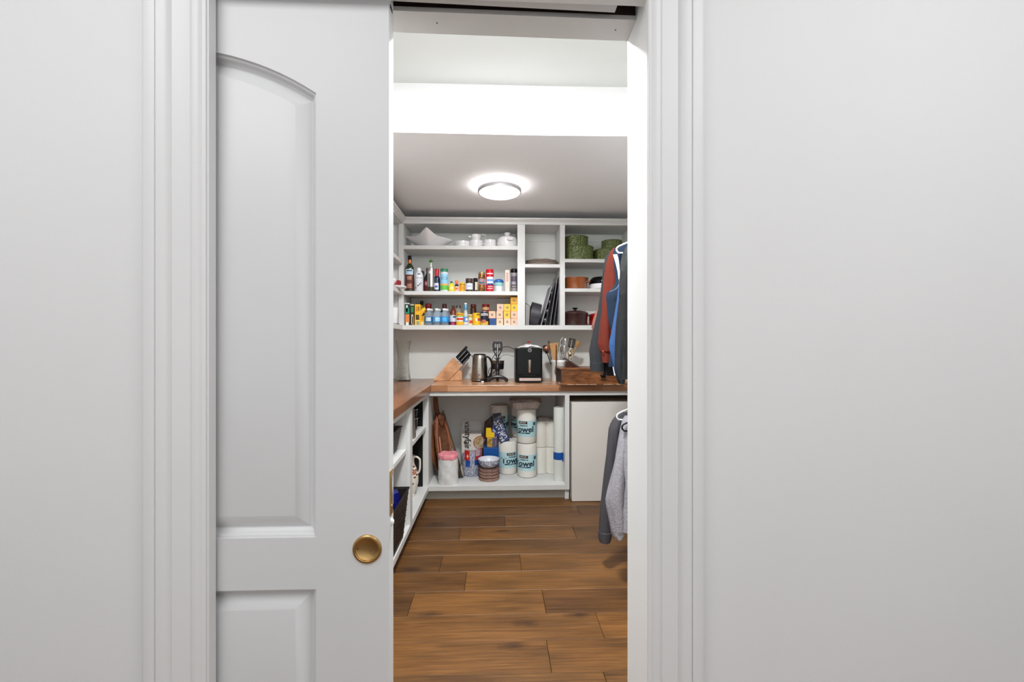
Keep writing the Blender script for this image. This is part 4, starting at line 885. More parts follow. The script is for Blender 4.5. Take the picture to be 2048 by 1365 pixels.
MB().box(-2.4*st, 1.4*st, -16.15*st, -15.9*st, 13*st, 14*st).build('badge_or_highlight', BLACK, kt)
# lever press with rack
Yj = 3.74; sj = Yj/F
jp = thing('lever_press', 'black cast-iron lever press with chrome bolts on three arched feet', 'press', (P(995, Yj), Yj, CT))
IR = mat('black_cast_iron', (.012, .011, .013), .3, noise=.2, coat=.2)
MB().lathe([(r*sj, h*sj) for r, h in [(0, 6), (4.2, 6), (3.8, 9), (3.7, 19), (3.2, 20), (5, 24), (5.3, 27), (4.4, 31), (3, 35), (2.5, 40), (2.4, 55), (0, 55)]], 24).build('column', IR, jp, smooth=50)
fo = [(-18.5, 2.2), (-17, 5.5), (-10, 9.5), (0, 11), (10, 9.5), (17, 5.5), (18.5, 2.2)]
mb = MB(); mb.tube([(x*sj, -.012 if abs(x) > 1 else -.01, (z-1)*sj) for x, z in fo], 3.4*sj, 12, smooth=4)
mb.tube([(0, 0, 9*sj), (0, .05, 8*sj), (0, .085, 2.4*sj)], 3.2*sj, 10, smooth=4); mb.build('arched_feet', IR, jp, smooth=True)
for s_ in (-1, 1):
    MB().lathe([(0, 0), (3.0*sj, .6*sj), (3.3*sj, 3*sj), (2.4*sj, 5*sj), (0, 5.6*sj)], 14, (s_*17.5*sj, -.012, 0)).build('foot', IR, jp, smooth=50)
    MB().tube([(0, -.004, 44*sj), (s_*3*sj, -.004, 52*sj), (s_*7*sj, -.004, 60*sj), (s_*8.2*sj, -.004, 66*sj), (s_*8.2*sj, -.004, 79*sj)], 1.1*sj, 8, smooth=4).build('side_arm', IR, jp, smooth=True)
    MB().box(s_*8*sj-2.2*sj, s_*8*sj+2.0*sj, -.012, .012, 62*sj, 80*sj).build('frame_cheek', IR, jp, bevel=.002)
    for h in (66, 77): MB().ball((s_*10*sj, -.008, h*sj), 1.2*sj, 10).build('chrome_bolt', CHROME, jp, smooth=True)
    MB().ball((s_*6.3*sj, -.006, 48*sj), 1.35*sj, 10).build('chrome_bolt', CHROME, jp, smooth=True)
    MB().tube([(s_*6.3*sj, 0, 48*sj), (s_*2*sj, 0, 44*sj)], .9*sj, 8).build('link', IR, jp, smooth=True)
MB().box(-9*sj, 9*sj, -.013, .013, 76*sj, 80.5*sj).build('crosshead', IR, jp, bevel=.003)
MB().box(-6*sj, 6*sj, -.010, .010, 62*sj, 68*sj).build('lower_crosshead', IR, jp, bevel=.002)
MB().ball((0, -.004, 82*sj), 1.4*sj, 10).build('chrome_bolt', CHROME, jp, smooth=True)
MB().box(-2*sj, 2*sj, -.004, .006, 55*sj, 78*sj).build('centre_bar', IR, jp)
MB().box(-.35*sj, .35*sj, -.014, -.004, 50*sj, 75*sj).build('toothed_rack', CHROME, jp)
MB().ball((0, -.012, 49.5*sj), 1.5*sj, 10).build('hub', CHROME, jp, smooth=True)
MB().lathe([(r*sj, h*sj) for r, h in [(0, 24), (11, 24), (11.6, 25), (12.6, 41), (11.8, 41), (10.8, 27), (0, 27)]], 28, (1*sj, .055, 0)).build('cup', IR, jp, smooth=40)
MB().lathe([(r*sj, h*sj) for r, h in [(12.35, 36), (12.7, 41.5), (11.8, 41.5)]], 28, (1*sj, .055, 0)).build('cup_rim', H('7a6a60', rough=.25, metal=.8), jp, smooth=40)
# cords
def Q(px, py, Y): return (P(px, Y), Y, AZ(py, Y))
def strand(name, label, pts, r=.0032, m=BLACK):
    o = MB().tube([Vector(p) for p in pts], r, 8, smooth=6).build(name, m, smooth=True, loc=pts[0])
    return tag(o, label, 'cord')
zc = CT+.0045
strand('power_cord', 'black cord arching from the coffee machine behind the press', [(P(1032, 3.95), 3.97, AZ(701, 3.95)), Q(1022, 696, 3.96), Q(1012, 694, 3.96), Q(1003, 697, 3.96), Q(993, 706, 3.97), Q(985, 717, 3.98), Q(983, 730, 4.0), (P(981, 4.0), 4.0, zc)])
strand('power_cord', 'black kettle cord looped loosely between kettle and press', [(P(972, 3.86), 3.86, zc), (P(978, 3.80), 3.80, zc+.01), Q(985, 748, 3.80), Q(991, 741, 3.82), Q(988, 735, 3.82), Q(980, 737, 3.82), Q(977, 745, 3.82), Q(980, 752, 3.8), (P(975, 3.74), 3.74, zc), (P(967, 3.68), 3.68, zc)])
strand('power_cord', 'black cord lying on the worktop in front of the kettle', [(P(967, 3.66), 3.66, zc), (P(975, 3.69), 3.69, zc+.004), (P(982, 3.80), 3.83, zc), (P(988, 3.95), 3.95, zc)])
pl = tag(MB().box(-.011, .011, -.006, .006, 0, .012).build('cord_plug', CHROME, loc=(0, 0, 0), bevel=.003), 'small bright plug end lying by the kettle base', 'plug'); pl.location = (P(965, 3.65), 3.65, CT)
# coffee machine
Yc = 3.62; sc = Yc/F
cm = thing('coffee_machine', 'black glossy coffee machine with round logo and steel spout', 'coffee machine', (P(1058, Yc), Yc, CT))
def cb(n, m, x0, x1, y0, y1, z0, z1, b=.002): return MB().box(x0*sc, x1*sc, y0, y1, z0*sc, z1*sc).build(n, m, cm, bevel=b)
cb('body', BLACK, -27, 27, .018, .30, 1.5, 69, .006)
cb('front_panel', BLKG, -24.5, 24.5, .002, .019, 16, 69, .004)
cb('side_trim', BLACK, -27, -24.8, .006, .03, 3, 69, .003); cb('side_trim', BLACK, 24.8, 27, .006, .03, 3, 69, .003)
cb('drip_tray', BLACK, -20, 22, -.012, .02, 0, 9.5, .004)
cb('tray_strip', H('c9b4ac', rough=.35, metal=.3), -19.5, 24, -.014, -.011, 4.2, 9.6, .001)
cb('cup_recess', H('060606', rough=.8), -13, 13, .0, .003, 12.5, 16.5, .001)
MB().lathe([(0, 21*sc), (2.6*sc, 21*sc), (3.0*sc, 22*sc), (3.9*sc, 27*sc), (3.9*sc, 46*sc), (0, 46*sc)], 24, (1.5*sc, -.004, 0)).build('coffee_spout', STEEL, cm, smooth=40)
MB().box(-.5*sc, 3.5*sc, -.004, .003, 46*sc, 53*sc).build('spout_slide', BLACK, cm, bevel=.001)
MB().tube([(1.5*sc+3.2*sc*math.cos(a), .0, 65.3*sc+3.2*sc*math.sin(a)) for a in [2*math.pi*i/32 for i in range(33)]], .0013, 6).build('logo_ring', WHITE, cm, smooth=True)
MB().tube([(1.5*sc-1.6*sc, -.0005, 64.8*sc), (1.5*sc-.6*sc, -.0005, 66*sc), (1.5*sc+.6*sc, -.0005, 66*sc), (1.5*sc+1.6*sc, -.0005, 64.8*sc)], .0009, 6).build('logo_bar', WHITE, cm)
# bag on top of the machine
Yg = 3.76; sg = Yg/F
bg = thing('plastic_bag', 'white plastic packet with red print lying on top of the coffee machine', 'packet', (P(1058, Yg), Yg, CT+69.2*sc))
mb = MB(); n = 22; rr = []
for j in range(9):
    v = j/8; ring = []
    for i in range(n+1):
        u = i/n*2-1
        h = (1-abs(u)**3)*.032*(math.sin(math.pi*(.15+.7*v)))*(1-.25*max(0, -u))+.006*math.sin(7*u+5*v)*(1-abs(u))
        ring.append((u*.103+.005*math.sin(6*v), -.06+.13*v+.006*math.sin(5*u), max(.001, h)))
    rr.append(ring)
mb.rings(rr, close=False, cap0=False, cap1=False)
b_ = mb.build('packet', mat('glossy_white_film', (.82, .80, .84), .25, noise=.04, nscale=12, bump=.3, bscale=25), bg, smooth=True, solid=.002)
MB().ball((-.005, -.035, .052), .016, 14, .42).build('red_print', H('b8181c', rough=.3), bg, smooth=True); MB().ball((-.052, -.05, .033), .009, 10, .3).build('red_print', H('c85050', rough=.3), bg, smooth=True)
# crock and utensils
Yr = 3.80; sr = Yr/F
ck = thing('utensil_crock', 'white crock with lipped rim full of cooking utensils', 'crock', (P(1122, Yr), Yr, CT))
cp_ = [(0, 0), (19.5, 0), (20.3, 1.5), (20.3, 36), (20.9, 36.8), (20.9, 41.2), (20.2, 42), (18.9, 41.5), (18.9, 2), (0, 2)]
def sq(a): return (abs(math.cos(a))**4+abs(math.sin(a))**4)**(-1/4)
MB().rings([[(max(r, .01)*sr*math.cos(a), max(r, .01)*sr*math.sin(a)*.95, h*sr) for a in [2*math.pi*i/48 for i in range(48)]] for r, h in cp_]).build('crock', mat('white_stoneware', (.78, .78, .74), .25, noise=.02, coat=.3), ck, smooth=40)
DKW = H('4a2c1c', rough=.35, noise=.15); WDL = H('b88854', rough=.5, noise=.1, nscale=14); CPR = H('a8705a', rough=.3, metal=.6)
zR = CT+40*sr
def ut(name, label, base, top, parts):
    b = Vector((P(base[0], Yr)+0, Yr+base[2], CT+.02)); e = Vector((P(top[0], Yr), Yr+top[2], CT+(760-top[1])*sr))
    t = thing(name, label, 'utensil', b, 0, 'utensils in the white crock')
    d_ = (e-b); z = d_.normalized(); x = Vector((0, 1, 0)).cross(z).normalized(); y = z.cross(x)
    M_ = Matrix(((x.x, y.x, z.x, 0), (x.y, y.y, z.y, 0), (x.z, y.z, z.z, 0), (0, 0, 0, 1)))
    for nm, m, fn in parts:
        mb = MB(); fn(mb, d_.length); mb.build(nm, m, t, smooth=40, M=M_)
    return t
rod = lambda r, a=0, b=1: (lambda mb, L: mb.lathe([(r, a*L), (r, b*L)], 10))
ut('wooden_spatula', 'broad flat wooden spatula at the left of the white crock', (1113, 0, -.03), (1107, 684, -.03), [('blade', WDL, lambda mb, L: mb.hexa([(-.018, -.003, L*.52), (.018, -.003, L*.52), (.018, .003, L*.52), (-.018, .003, L*.52), (-.042, -.002, L), (.038, -.002, L), (.038, .002, L), (-.042, .002, L)])), ('handle', WDL, rod(.006, 0, .55))])
ut('ladle', 'copper-toned ladle leaning left out of the white crock', (1108, 0, .02), (1096, 690, .02), [('handle', CPR, rod(.004)), ('bowl', CPR, lambda mb, L: mb.ball((-.016, 0, L-.02), .034, 18, .9))])
ut('wooden_fork', 'thin dark wooden fork behind the broad spatula', (1110, 0, .05), (1099, 682, .05), [('handle', DKW, rod(.004)), ('tines', DKW, lambda mb, L: [mb.tube([(0, 0, L-.03), (k*.007, 0, L-.012), (k*.007, 0, L+.012)], .002, 6) for k in (-1, 0, 1)])])
ut('spatula', 'black flexible spatula leaning against the coffee machine side of the crock', (1112, 0, .0), (1089, 690, .0), [('handle', BLACK, rod(.004)), ('blade', BLACK, lambda mb, L: mb.box(-.014, .014, -.002, .002, L-.07, L+.005))])
def whisk(mb, L):
    for k in range(6):
        a = math.pi*k/6
        mb.tube([(x_*math.cos(a), x_*math.sin(a), z_) for x_, z_ in [(.046*math.cos(math.pi*v)*(.18+.82*math.sin(math.pi*v)**.6), L-.15+.15*math.sin(math.pi*v)) for v in [i/22 for i in range(23)]]], .0019, 5)
ut('balloon_whisk', 'wire balloon whisk standing in the middle of the white crock', (1124, 0, .01), (1127, 672, -.02), [('wires', CHROME, whisk), ('handle', STEEL, rod(.007, 0, .5))])
ut('balloon_whisk', 'second, smaller wire whisk beside the tall balloon whisk', (1122, 0, -.03), (1124, 686, -.05), [('wires', CHROME, whisk), ('handle', STEEL, rod(.006, 0, .5))])
ut('slotted_turner', 'dark slotted turner leaning right in the white crock', (1130, 0, .02), (1145, 676, .01), [('handle', STEEL, rod(.004)), ('blade', H('3a3634', rough=.35, metal=.6), lambda mb, L: [mb.box(-.026+k*.0115, -.018+k*.0115, -.002, .002, L-.075, L) for k in range(5)]+[mb.box(-.026, .028, -.002, .002, L-.004, L+.004), mb.box(-.026, .028, -.002, .002, L-.078, L-.07)])])
ut('wooden_spoon', 'wooden spoon with round bowl leaning far right in the crock', (1128, 0, .04), (1158, 681, .02), [('handle', WDL, rod(.005)), ('bowl', H('a87c48', rough=.45, noise=.1), lambda mb, L: mb.lathe([(.0, L-.06), (.012, L-.055), (.021, L-.03), (.019, L-.005), (.010, L+.006), (0, L+.008)], 16, sy=.35))])
ut('serving_tongs', 'bright gold-toned metal tongs at the right of the crock', (1132, 0, -.03), (1141, 694, -.035), [('arm', mat('warm_steel', (.75, .62, .45), .2, metal=1, noise=.1), lambda mb, L: [mb.tube([(k*.012, 0, .05), (k*.020, 0, L*.6), (k*.017, 0, L*.85), (0, 0, L)], .0045, 8, smooth=3) for k in (-1, 1)]), ('scoop', mat('warm_steel', (.75, .62, .45), .2, metal=1, noise=.1), lambda mb, L: mb.ball((-.003, -.008, L*.80), .018, 14, 1.3))])
hs = thing('hanging_spoon', 'dark-handled spoon hooked over the front rim of the white crock', 'spoon', (P(1112.5, Yr-.095), Yr-.093, CT+.04))
Yh = Yr-.094; hz = lambda y: AZ(y, Yh)-CT-.04
MB().tube([(0, 0, hz(690)), (0, -.002, hz(722)), (0, -.001, hz(742))], .0048, 10).build('handle', DKW, hs, smooth=True)
MB().lathe([(0, hz(751.5)), (.010, hz(750)), (.0155, hz(745)), (.012, hz(737)), (.005, hz(733)), (0, hz(732))], 18, sy=.35).build('bowl', H('6a5048', rough=.3, coat=.4), hs, smooth=50)
sk_ = thing('metal_skewer', 'thin steel skewer hanging down outside the left of the crock', 'skewer', (P(1100, Yr-.04), Yr-.04, CT+.03))
MB().tube([(0, 0, 0), (0, 0, .24)], .0017, 6).build('rod', CHROME, sk_, smooth=True); MB().tube([(-.010, 0, .215), (.014, .0, .195)], .0022, 6).build('hook', CHROME, sk_, smooth=True)
# old wooden drawer box standing on the edge of the worktop
Yw = 3.405; sw = Yw/F; xw0, xw1 = P(1122, Yw), P(1247, Yw); zwt = AZ(738, Yw)
DW1 = nodes_wood('dark_stained_oak', (.10, .03, .009), (.38, .14, .045), (.3, .2, .1), sx=(4, 16, 16), grain=.7, rough=.3, streak=5)
wbx = thing('wooden_drawer_box', 'dark-stained old wooden box with black knob on the worktop edge', 'box', (xw0, Yw, CT))
def wq(n, *b, m=DW1, bv=.0015): return MB().box(*b).build(n, m, wbx, bevel=bv, loc=wbx.location)
wq('front_board', xw0+.004, xw1-.004, Yw, Yw+.014, CT+.012, zwt-.010)
wq('side_board', xw0, xw0+.014, Yw+.004, Yw+.30, CT+.012, zwt-.010, m=H('3c3430', rough=.5, noise=.2)); wq('side_board', xw1-.014, xw1, Yw+.004, Yw+.30, CT+.012, zwt-.010)
wq('back_board', xw0+.014, xw1-.014, Yw+.287, Yw+.30, CT+.012, zwt-.010)
wq('lid', xw0-.008, xw1+.004, Yw-.006, Yw+.305, zwt-.010, zwt+.002)
wq('bottom_board', xw0-.002, xw1, Yw+.0, Yw+.30, CT+.0005, CT+.012)
mb = MB(); mp_ = [(.0, .0), (-.012, .001), (-.017, .004), (-.017, .0105), (-.011, .015), (-.006, .019), (.0, .019)]
mb.rings([[(x, Yw+a, CT+.0005+b) for a, b in mp_] for x in (xw0-.019, P(1254, Yw)+.06)]).build('base_moulding', DW1, wbx, smooth=30, loc=wbx.location)
CH = H('d8b090', rough=.35, noise=.2, nscale=60)
for a, b in ((1134, 1148), (1150, 1176), (1178, 1192), (1206, 1225), (1232, 1248)):
    MB().box(P(a, Yw), P(b, Yw), Yw-.0178, Yw-.0165, CT+.0065, CT+.0112).build('worn_edge', CH, wbx, loc=wbx.location)
mb = MB()
for k, (dx, dz, r) in enumerate(((0, .010, .010), (-.008, .016, .007), (.004, .019, .0065), (-.004, .024, .006))): mb.ball((xw0-.014+dx, Yw-.012, CT+dz), r, 12)
mb.build('carved_corner', H('7a6258', rough=.4, noise=.3, nscale=80), wbx, smooth=True, loc=wbx.location)
kx, kz = P(1205, Yw), AZ(751.5, Yw)
MB().lathe([(.007, 0), (.007, .010), (.018, .016), (.021, .024), (.015, .032), (0, .035)], 24, M=Matrix.Translation((kx, Yw, kz)) @ Matrix.Rotation(R(90), 4, 'X') @ Matrix.Diagonal((1.05, .88, 1, 1))).build('knob', BLKG, wbx, smooth=50, loc=wbx.location)
# dark wooden wedge stand behind the box lid
Yd = 3.60
wd = thing('wooden_wedge', 'dark wooden wedge with sloping top lying on the old wooden box', 'wedge', (P(1140, Yd), Yd, zwt+.002))
def Wd(x, y): return (P(x, Yd), max(zwt+.0025, AZ(y, Yd)))
MB().prism([Wd(1131, 738), Wd(1131, 722), Wd(1154, 737), Wd(1154, 739)], Yd-.02, Yd+.05).build('block', H('3c1a10', rough=.4, noise=.2), wd, bevel=.001, loc=wd.location)
MB().prism([Wd(1125.5, 716.5), Wd(1130, 716.2), Wd(1159, 735.5), Wd(1158, 738), Wd(1152, 737.5)], Yd-.025, Yd+.055).build('sloping_board', H('4a3630', rough=.4, noise=.2), wd, bevel=.001, loc=wd.location)
# pale boxes behind the clothes on the worktop
for i, (z0_, h_, c, l) in enumerate(((0, .045, 'c8c2a4', 'pale yellow flat box on the worktop behind the clothes, lowest'), (.046, .035, '4a5248', 'dark green flat box in the middle of the pile behind the clothes'), (.082, .05, 'b4b0a4', 'grey-white flat box on top of the pile behind the clothes'))):
    t = thing('flat_box', l, 'box', (P(1262, 3.80), 3.78, CT+z0_), 0, 'flat boxes at the right end of the worktop')
    MB().box(-.05, .10, 0, .24, 0, h_).build('carton', H(c, rough=.6, noise=.05), t, bevel=.002)
    MB().box(-.051, .101, -.001, .0, h_*.35, h_*.5).build('lid_line', H('5c584c', rough=.6), t)

# ================================================================ lower rear unit
def hb(by): return (CAMZ-BZ)*F/(by-682.5)      # depth whose base sits at pixel row by
# roll of bin bags
Yq = hb(972)+.083; sq_ = Yq/F
t = thing('bin_bag_roll', 'thick roll of white bin bags with pink top band, nearest the left corner', 'roll', (P(896.5, Yq), Yq, BZ))
r0 = 19.6*sq_; hh = AZ(906, Yq)-BZ
FILM = mat('white_bag_film', (.74, .73, .72), .38, noise=.03, nscale=10, bump=.5, bscale=26)
rr = []
for k in range(22):
    z = (hh-.030)*k/21
    rr.append([(r0*(1+.012*math.sin(5*a+z*60)+.008*math.sin(13*a-z*90))*math.cos(a), r0*(1+.012*math.sin(5*a+z*60)+.008*math.sin(13*a-z*90))*math.sin(a), z) for a in [2*math.pi*i/56 for i in range(56)]])
MB().rings(rr).build('roll', FILM, t, smooth=True)
PK = mat('pink_bag_film', hx('f0949e'), .4, noise=.10, nscale=22, bump=.5, bscale=40)
mb = MB(); rr = []
for r, z in ((r0*.99, hh-.040), (r0*1.02, hh-.036), (r0*1.02, hh-.004), (r0*.98, hh), (r0*.80, hh-.002), (r0*.55, hh-.010), (r0*.3, hh-.006), (.002, hh-.012)):
    rr.append([(r*(1+.015*math.sin(7*a+z*70))*math.cos(a), r*(1+.015*math.sin(7*a+z*70))*math.sin(a), z+.0035*math.sin(5*a+r*200)) for a in [2*math.pi*i/56 for i in range(56)]])
mb.rings(rr).build('pink_band', PK, t, smooth=50)
for k in range(4):
    MB().lathe([(r0*1.02, .0), (r0*1.022, .002)], 10, a0=R(-150+k*3), a1=R(-118-k*3), M=Matrix.Translation((0, 0, .045+.014*k))).build('print_line', H('b0b0b4', rough=.5), t)
# round pale disc behind the roll
t = thing('round_tin', 'pale round tin on its side half hidden behind the bin bag roll', 'tin', (P(917, 3.68), 3.68, BZ))
MB().lathe([(0, 0), (.048, 0), (.05, .003), (.05, .05), (0, .05)], 28, M=Matrix.Translation((-.02, .0, .052)) @ Matrix.Rotation(R(78), 4, 'Y')).build('tin', H('3c342c', rough=.4), t, smooth=40)
MB().lathe([(0, 0), (.046, 0), (.047, .004), (0, .006)], 28, M=Matrix.Translation((.029, .0, .063)) @ Matrix.Rotation(R(78), 4, 'Y')).build('lid', H('cfc6b4', rough=.5), t, smooth=40)
# boards leaning in the left corner
BW = nodes_wood('cutting_board_wood', hx('74462c'), hx('a87048'), (.7, .6, .5), sx=(12, 3, 3), grain=.3, rough=.38, streak=3)
def leanboard(name, label, base, top, outline, th, m, cat='cutting board', phi=0):
    """outline in (y along depth, s along board) ; leans from base (x,z) to top (x,z)"""
    b = Vector((base[0], base[1], BZ)); e = Vector((top[0], base[1], top[1])); s_ = (e-b).normalized(); L_ = (e-b).length
    t = thing(name, label, cat, b); y = Vector((math.sin(phi), math.cos(phi), 0)); n_ = y.cross(s_).normalized()
    MB().rings([[y*u*1.0+s_*(v*L_)+n_*k for u, v in outline] for k in (0, th)]).build('board', m, t, bevel=.002)
    return t, s_, n_, L_, y
xi = XC1
ov = [(.15*math.cos(a), .40+.40*math.sin(a)) for a in [2*math.pi*i/40 for i in range(40)]]
ov2 = [(math.copysign(abs(math.cos(a))**.8, math.cos(a))*.13+.0, .40+.40*math.sin(a)) for a in [2*math.pi*i/44 for i in range(11, 34)]]
paddle = [(.13*math.sin(u*math.pi/2), .40-.40*math.cos(u*math.pi/2)) for u in [i/8 for i in range(9)]]+[(.13, .55), (.10, .66), (.035, .72), (.022, .78), (.022, .96), (.010, 1)]
paddle = paddle+[(-u, v) for u, v in reversed(paddle[:-0 or None])][:-1]
Yp = 3.76
t, s_, n_, L_, y_ = leanboard('paddle_board', 'big brown wooden paddle board with handle leaning in the left corner', (P(884, Yp), Yp), (P(868.5, Yp), AZ(794, Yp)), paddle, .022, BW, phi=R(28))
MB().tube([y_*.0+s_*(L_*.80)-n_*.001, s_*(L_*.70)+n_*.035+y_*-.05, s_*(L_*.62)+n_*.04+y_*-.07, s_*(L_*.60)+n_*.026+y_*-.02, s_*(L_*.74)+n_*.030+y_*.02, s_*(L_*.84)+n_*.024], .0022, 6, smooth=5).build('leather_loop', BLACK, t, smooth=True)
Yp2 = 3.70
t, s_, n_, L_, y_ = leanboard('serving_board', 'reddish oval wooden board with raised rim, nearest leaning board', (P(893, Yp2), Yp2), (P(876, Yp2), AZ(828, Yp2)), [(.11*math.cos(a), .5+.5*math.sin(a)) for a in [2*math.pi*i/44 for i in range(44)]], .016, nodes_wood('red_board_wood', hx('6e3e28'), hx('a06a4a'), (.7, .6, .5), sx=(3, 3, 12), grain=.4, rough=.32, streak=3), phi=R(22))
MB().rings([[y_*(.11*f*math.cos(a))+s_*(L_*(.5+.5*f*math.sin(a)))+n_*k for a in [2*math.pi*i/44 for i in range(44)]] for f, k in ((1.0, .016), (1.0, .024), (.9, .026), (.84, .0165))], cap0=False, cap1=False).build('raised_rim', H('a8684c', rough=.3, coat=.3), t, smooth=50)
MB().tube([y_*-.03+s_*(L_*1.02)+n_*.012, y_*-.06+s_*(L_*.93)+n_*.034, y_*-.04+s_*(L_*.84)+n_*.03, y_*.0+s_*(L_*.80)+n_*.032, y_*.04+s_*(L_*.86)+n_*.03, y_*.05+s_*(L_*.96)+n_*.03, y_*.0+s_*(L_*1.02)+n_*.012], .0028, 6, smooth=5).build('leather_loop', BLACK, t, smooth=True)
MB().tube([y_*-.075+s_*(L_*.30)+n_*.026, y_*-.09+s_*(L_*.40)+n_*.034, y_*-.085+s_*(L_*.60)+n_*.034, y_*-.06+s_*(L_*.66)+n_*.022], .004, 8, smooth=4).build('handle', H('d89a80', rough=.25, coat=.4), t, smooth=True)
Yp3 = 3.84
leanboard('thin_board', 'long thin wooden board leaning diagonally to the left corner', (P(922, Yp3), Yp3), (P(884, Yp3), AZ(822, Yp3)), [(-.05, 0), (.05, 0), (.05, 1), (-.05, 1)], .008, nodes_wood('thin_board_wood', hx('8c6c50'), hx('b0906c'), (.8, .7, .6), sx=(3, 3, 12), grain=.3, rough=.5))
# napkin packet
Yn = 3.865; sn = Yn/F
t = thing('napkin_packet', 'tall white napkin packet in clear film with sideways script and orange slice', 'packet', (P(943, Yn), Yn, BZ))
hN = AZ(868, Yn)-BZ; hT = AZ(842, Yn)-BZ
MB().box(-.088, .088, 0, .16, 0, hN).build('napkins', H('e6e0d4', rough=.7), t, bevel=.006)
mb = MB(); mb.rings([[(-.093+0*z, -.003, z), (.0, -.006, z), (.093-.0*z, -.003, z), (.092, .165, z), (-.092, .165, z)] for z in (.001, hN*.5, hN)]+[[(-.090, .01, hT-.006), (0, .004, hT), (.088, .01, hT-.02), (.08, .13, hT-.03), (-.08, .13, hT-.012)]]).build('clear_film', mat('clear_film', (.9, .87, .88), .12, noise=.03, nscale=15, alpha=.12, bump=.5, bscale=30), t, smooth=25)
INK = H('1c1a18', rough=.6)
text('vanityfair', .082, INK, t, loc=(-.035, -.0075, (AZ(870, Yn)-BZ)), rot=R(-90), bold=.0003, sx=.82, name='script_lettering')
ocx, ocz = P(960, Yn)-P(943, Yn), AZ(885, Yn)-BZ
for rr_, mm in ((.058, H('a84a26', rough=.5)), (.050, H('d8c4a0', rough=.5)), (.046, H('c8a878', rough=.5, c2=hx('a08858'), nscale=55))):
    MB().rings([[(ocx+rr_*math.cos(a), -.0072-.0005*(.06-rr_)*100, ocz+rr_*math.sin(a)) for a in [R(58)+R(244)*i/24 for i in range(25)]], [(ocx+rr_*math.cos(a), -.006, ocz+rr_*math.sin(a)) for a in [R(58)+R(244)*i/24 for i in range(25)]]]).build('orange_slice_print', mm, t)
MB().lathe([(0, 0), (.012, 0), (.012, .001), (0, .001)], 20, M=Matrix.Translation((-.058, -.0068, AZ(884, Yn)-BZ)) @ Matrix.Rotation(R(90), 4, 'X')).build('round_print', H('6a6258', rough=.5), t)
# clear bag with speckled paper cups
Yg2 = hb(955)+.085; sg2 = Yg2/F
t = thing('cup_bag', 'clear bag of blue-grey speckled paper cups with red and blue tags', 'bag', (P(943, Yg2), Yg2, BZ))
SPK = mat('blue_speckle', hx('c8ccd8'), .5, c2=hx('2c3a6e'), nscale=150)
r_ = 19.5*sg2; hG = AZ(908, Yg2)-BZ
MB().lathe([(0, 0), (r_*.85, 0), (r_, .02), (r_*1.02, hG*.6), (r_*.98, hG), (r_*.7, hG+.018), (0, hG+.02)], 36).build('cups', SPK, t, smooth=50)
MB().rings([[(r_*k*1.05*(1+.04*math.sin(6*a+z*40))*math.cos(a)+dx, r_*k*1.05*(1+.04*math.sin(6*a+z*40))*math.sin(a), z) for a in [2*math.pi*i/48 for i in range(48)]] for k, z, dx in ((.86, .001, 0), (1.0, .03, 0), (1.03, hG*.6, 0), (1.0, hG, 0), (.8, hG+.04, .01), (.42, hG+.065, .04), (.18, hG+.08, .075), (.22, hG+.125, .10), (.05, hG+.13, .10))]).build('clear_film', mat('bag_film', (.92, .89, .92), .1, noise=.03, nscale=15, alpha=.13, bump=.6, bscale=35), t, smooth=True)
a_ = lambda px, rad: math.degrees(math.asin(max(-1, min(1, (P(px, Yg2-rad)-P(943, Yg2))/rad))))
rt = r_*1.09
def tagp(nm, c, p0, p1, y0, y1, rad=None):
    rad = rad or rt
    MB().lathe([(rad, AZ(y1, Yg2-rad)-BZ), (rad, AZ(y0, Yg2-rad)-BZ)], 8, a0=R(-90+a_(p0, rad)), a1=R(-90+a_(p1, rad))).build(nm, H(c, rough=.4), t, smooth=True)
tagp('red_tag', 'c42a20', 929, 939, 901, 921); tagp('blue_tag', '1c4c9c', 931, 940.5, 921, 934); tagp('red_tag', 'b83848', 950, 961, 901, 921); tagp('barcode_panel', 'cdb8bc', 951.5, 959.5, 902, 913, rt+.0008); tagp('blue_tag', '1a4690', 949, 961, 921, 931)
tagp('white_cross', 'f0e8e8', 933, 937, 912, 913.6, rt+.0012); tagp('white_cross', 'f0e8e8', 934.4, 935.7, 909.5, 916.5, rt+.0012)
for k in range(5): tagp('barcode_bar', '9a7880', 952.3+k*1.5, 952.9+k*1.5, 903, 912, rt+.0014)
# blue household packet and yellow ones
Yh2 = 3.74
t = thing('bag_carton', 'bright blue carton standing behind the speckled bowl', 'carton', (P(984, Yh2), Yh2, BZ))
MB().box(P(967, Yh2)-P(984, Yh2), P(997, Yh2)-P(984, Yh2), 0, .12, 0, AZ(896, Yh2)-BZ).build('carton', H('0c4c94', rough=.35), t, bevel=.003)
MB().box(.0, .046, -.0015, 0, AZ(925, Yh2)-BZ, AZ(915, Yh2)-BZ).build('print', H('dfe6ee', rough=.5), t, bevel=0)
t = thing('sponge_packet', 'yellow and brown striped packet on top of the blue carton', 'packet', (P(984, Yh2+.02), Yh2+.02, AZ(896, Yh2)))
sy = (Yh2+.02)/F
MB().box(-10*sy, 10*sy, 0, .07, 0, 19*sy).build('packet', H('c8a048', rough=.4, c2=hx('8a6a30'), nscale=35), t, bevel=.003)
for k in range(3): MB().box((1+k*3.2)*sy, (3+k*3.2)*sy, -.0012, 0, .002, 18*sy).build('stripe', H('2c3c7c', rough=.4), t)
t = thing('packet', 'bright yellow cardboard packet standing above the striped packet', 'packet', (P(980, Yh2+.03), Yh2+.03, AZ(896, Yh2)+19*sy+.001))
MB().prism([(-8*sy, 0), (9*sy, -.0), (9*sy, 9*sy), (4*sy, 9*sy), (2*sy, 18*sy), (-8*sy, 18*sy)], 0, .045).build('packet', H('eec41c', rough=.35), t, bevel=.002)
t = thing('packet', 'dark brown packet leaning at the back behind the yellow packet', 'packet', (P(975, 3.86), 3.86, BZ))
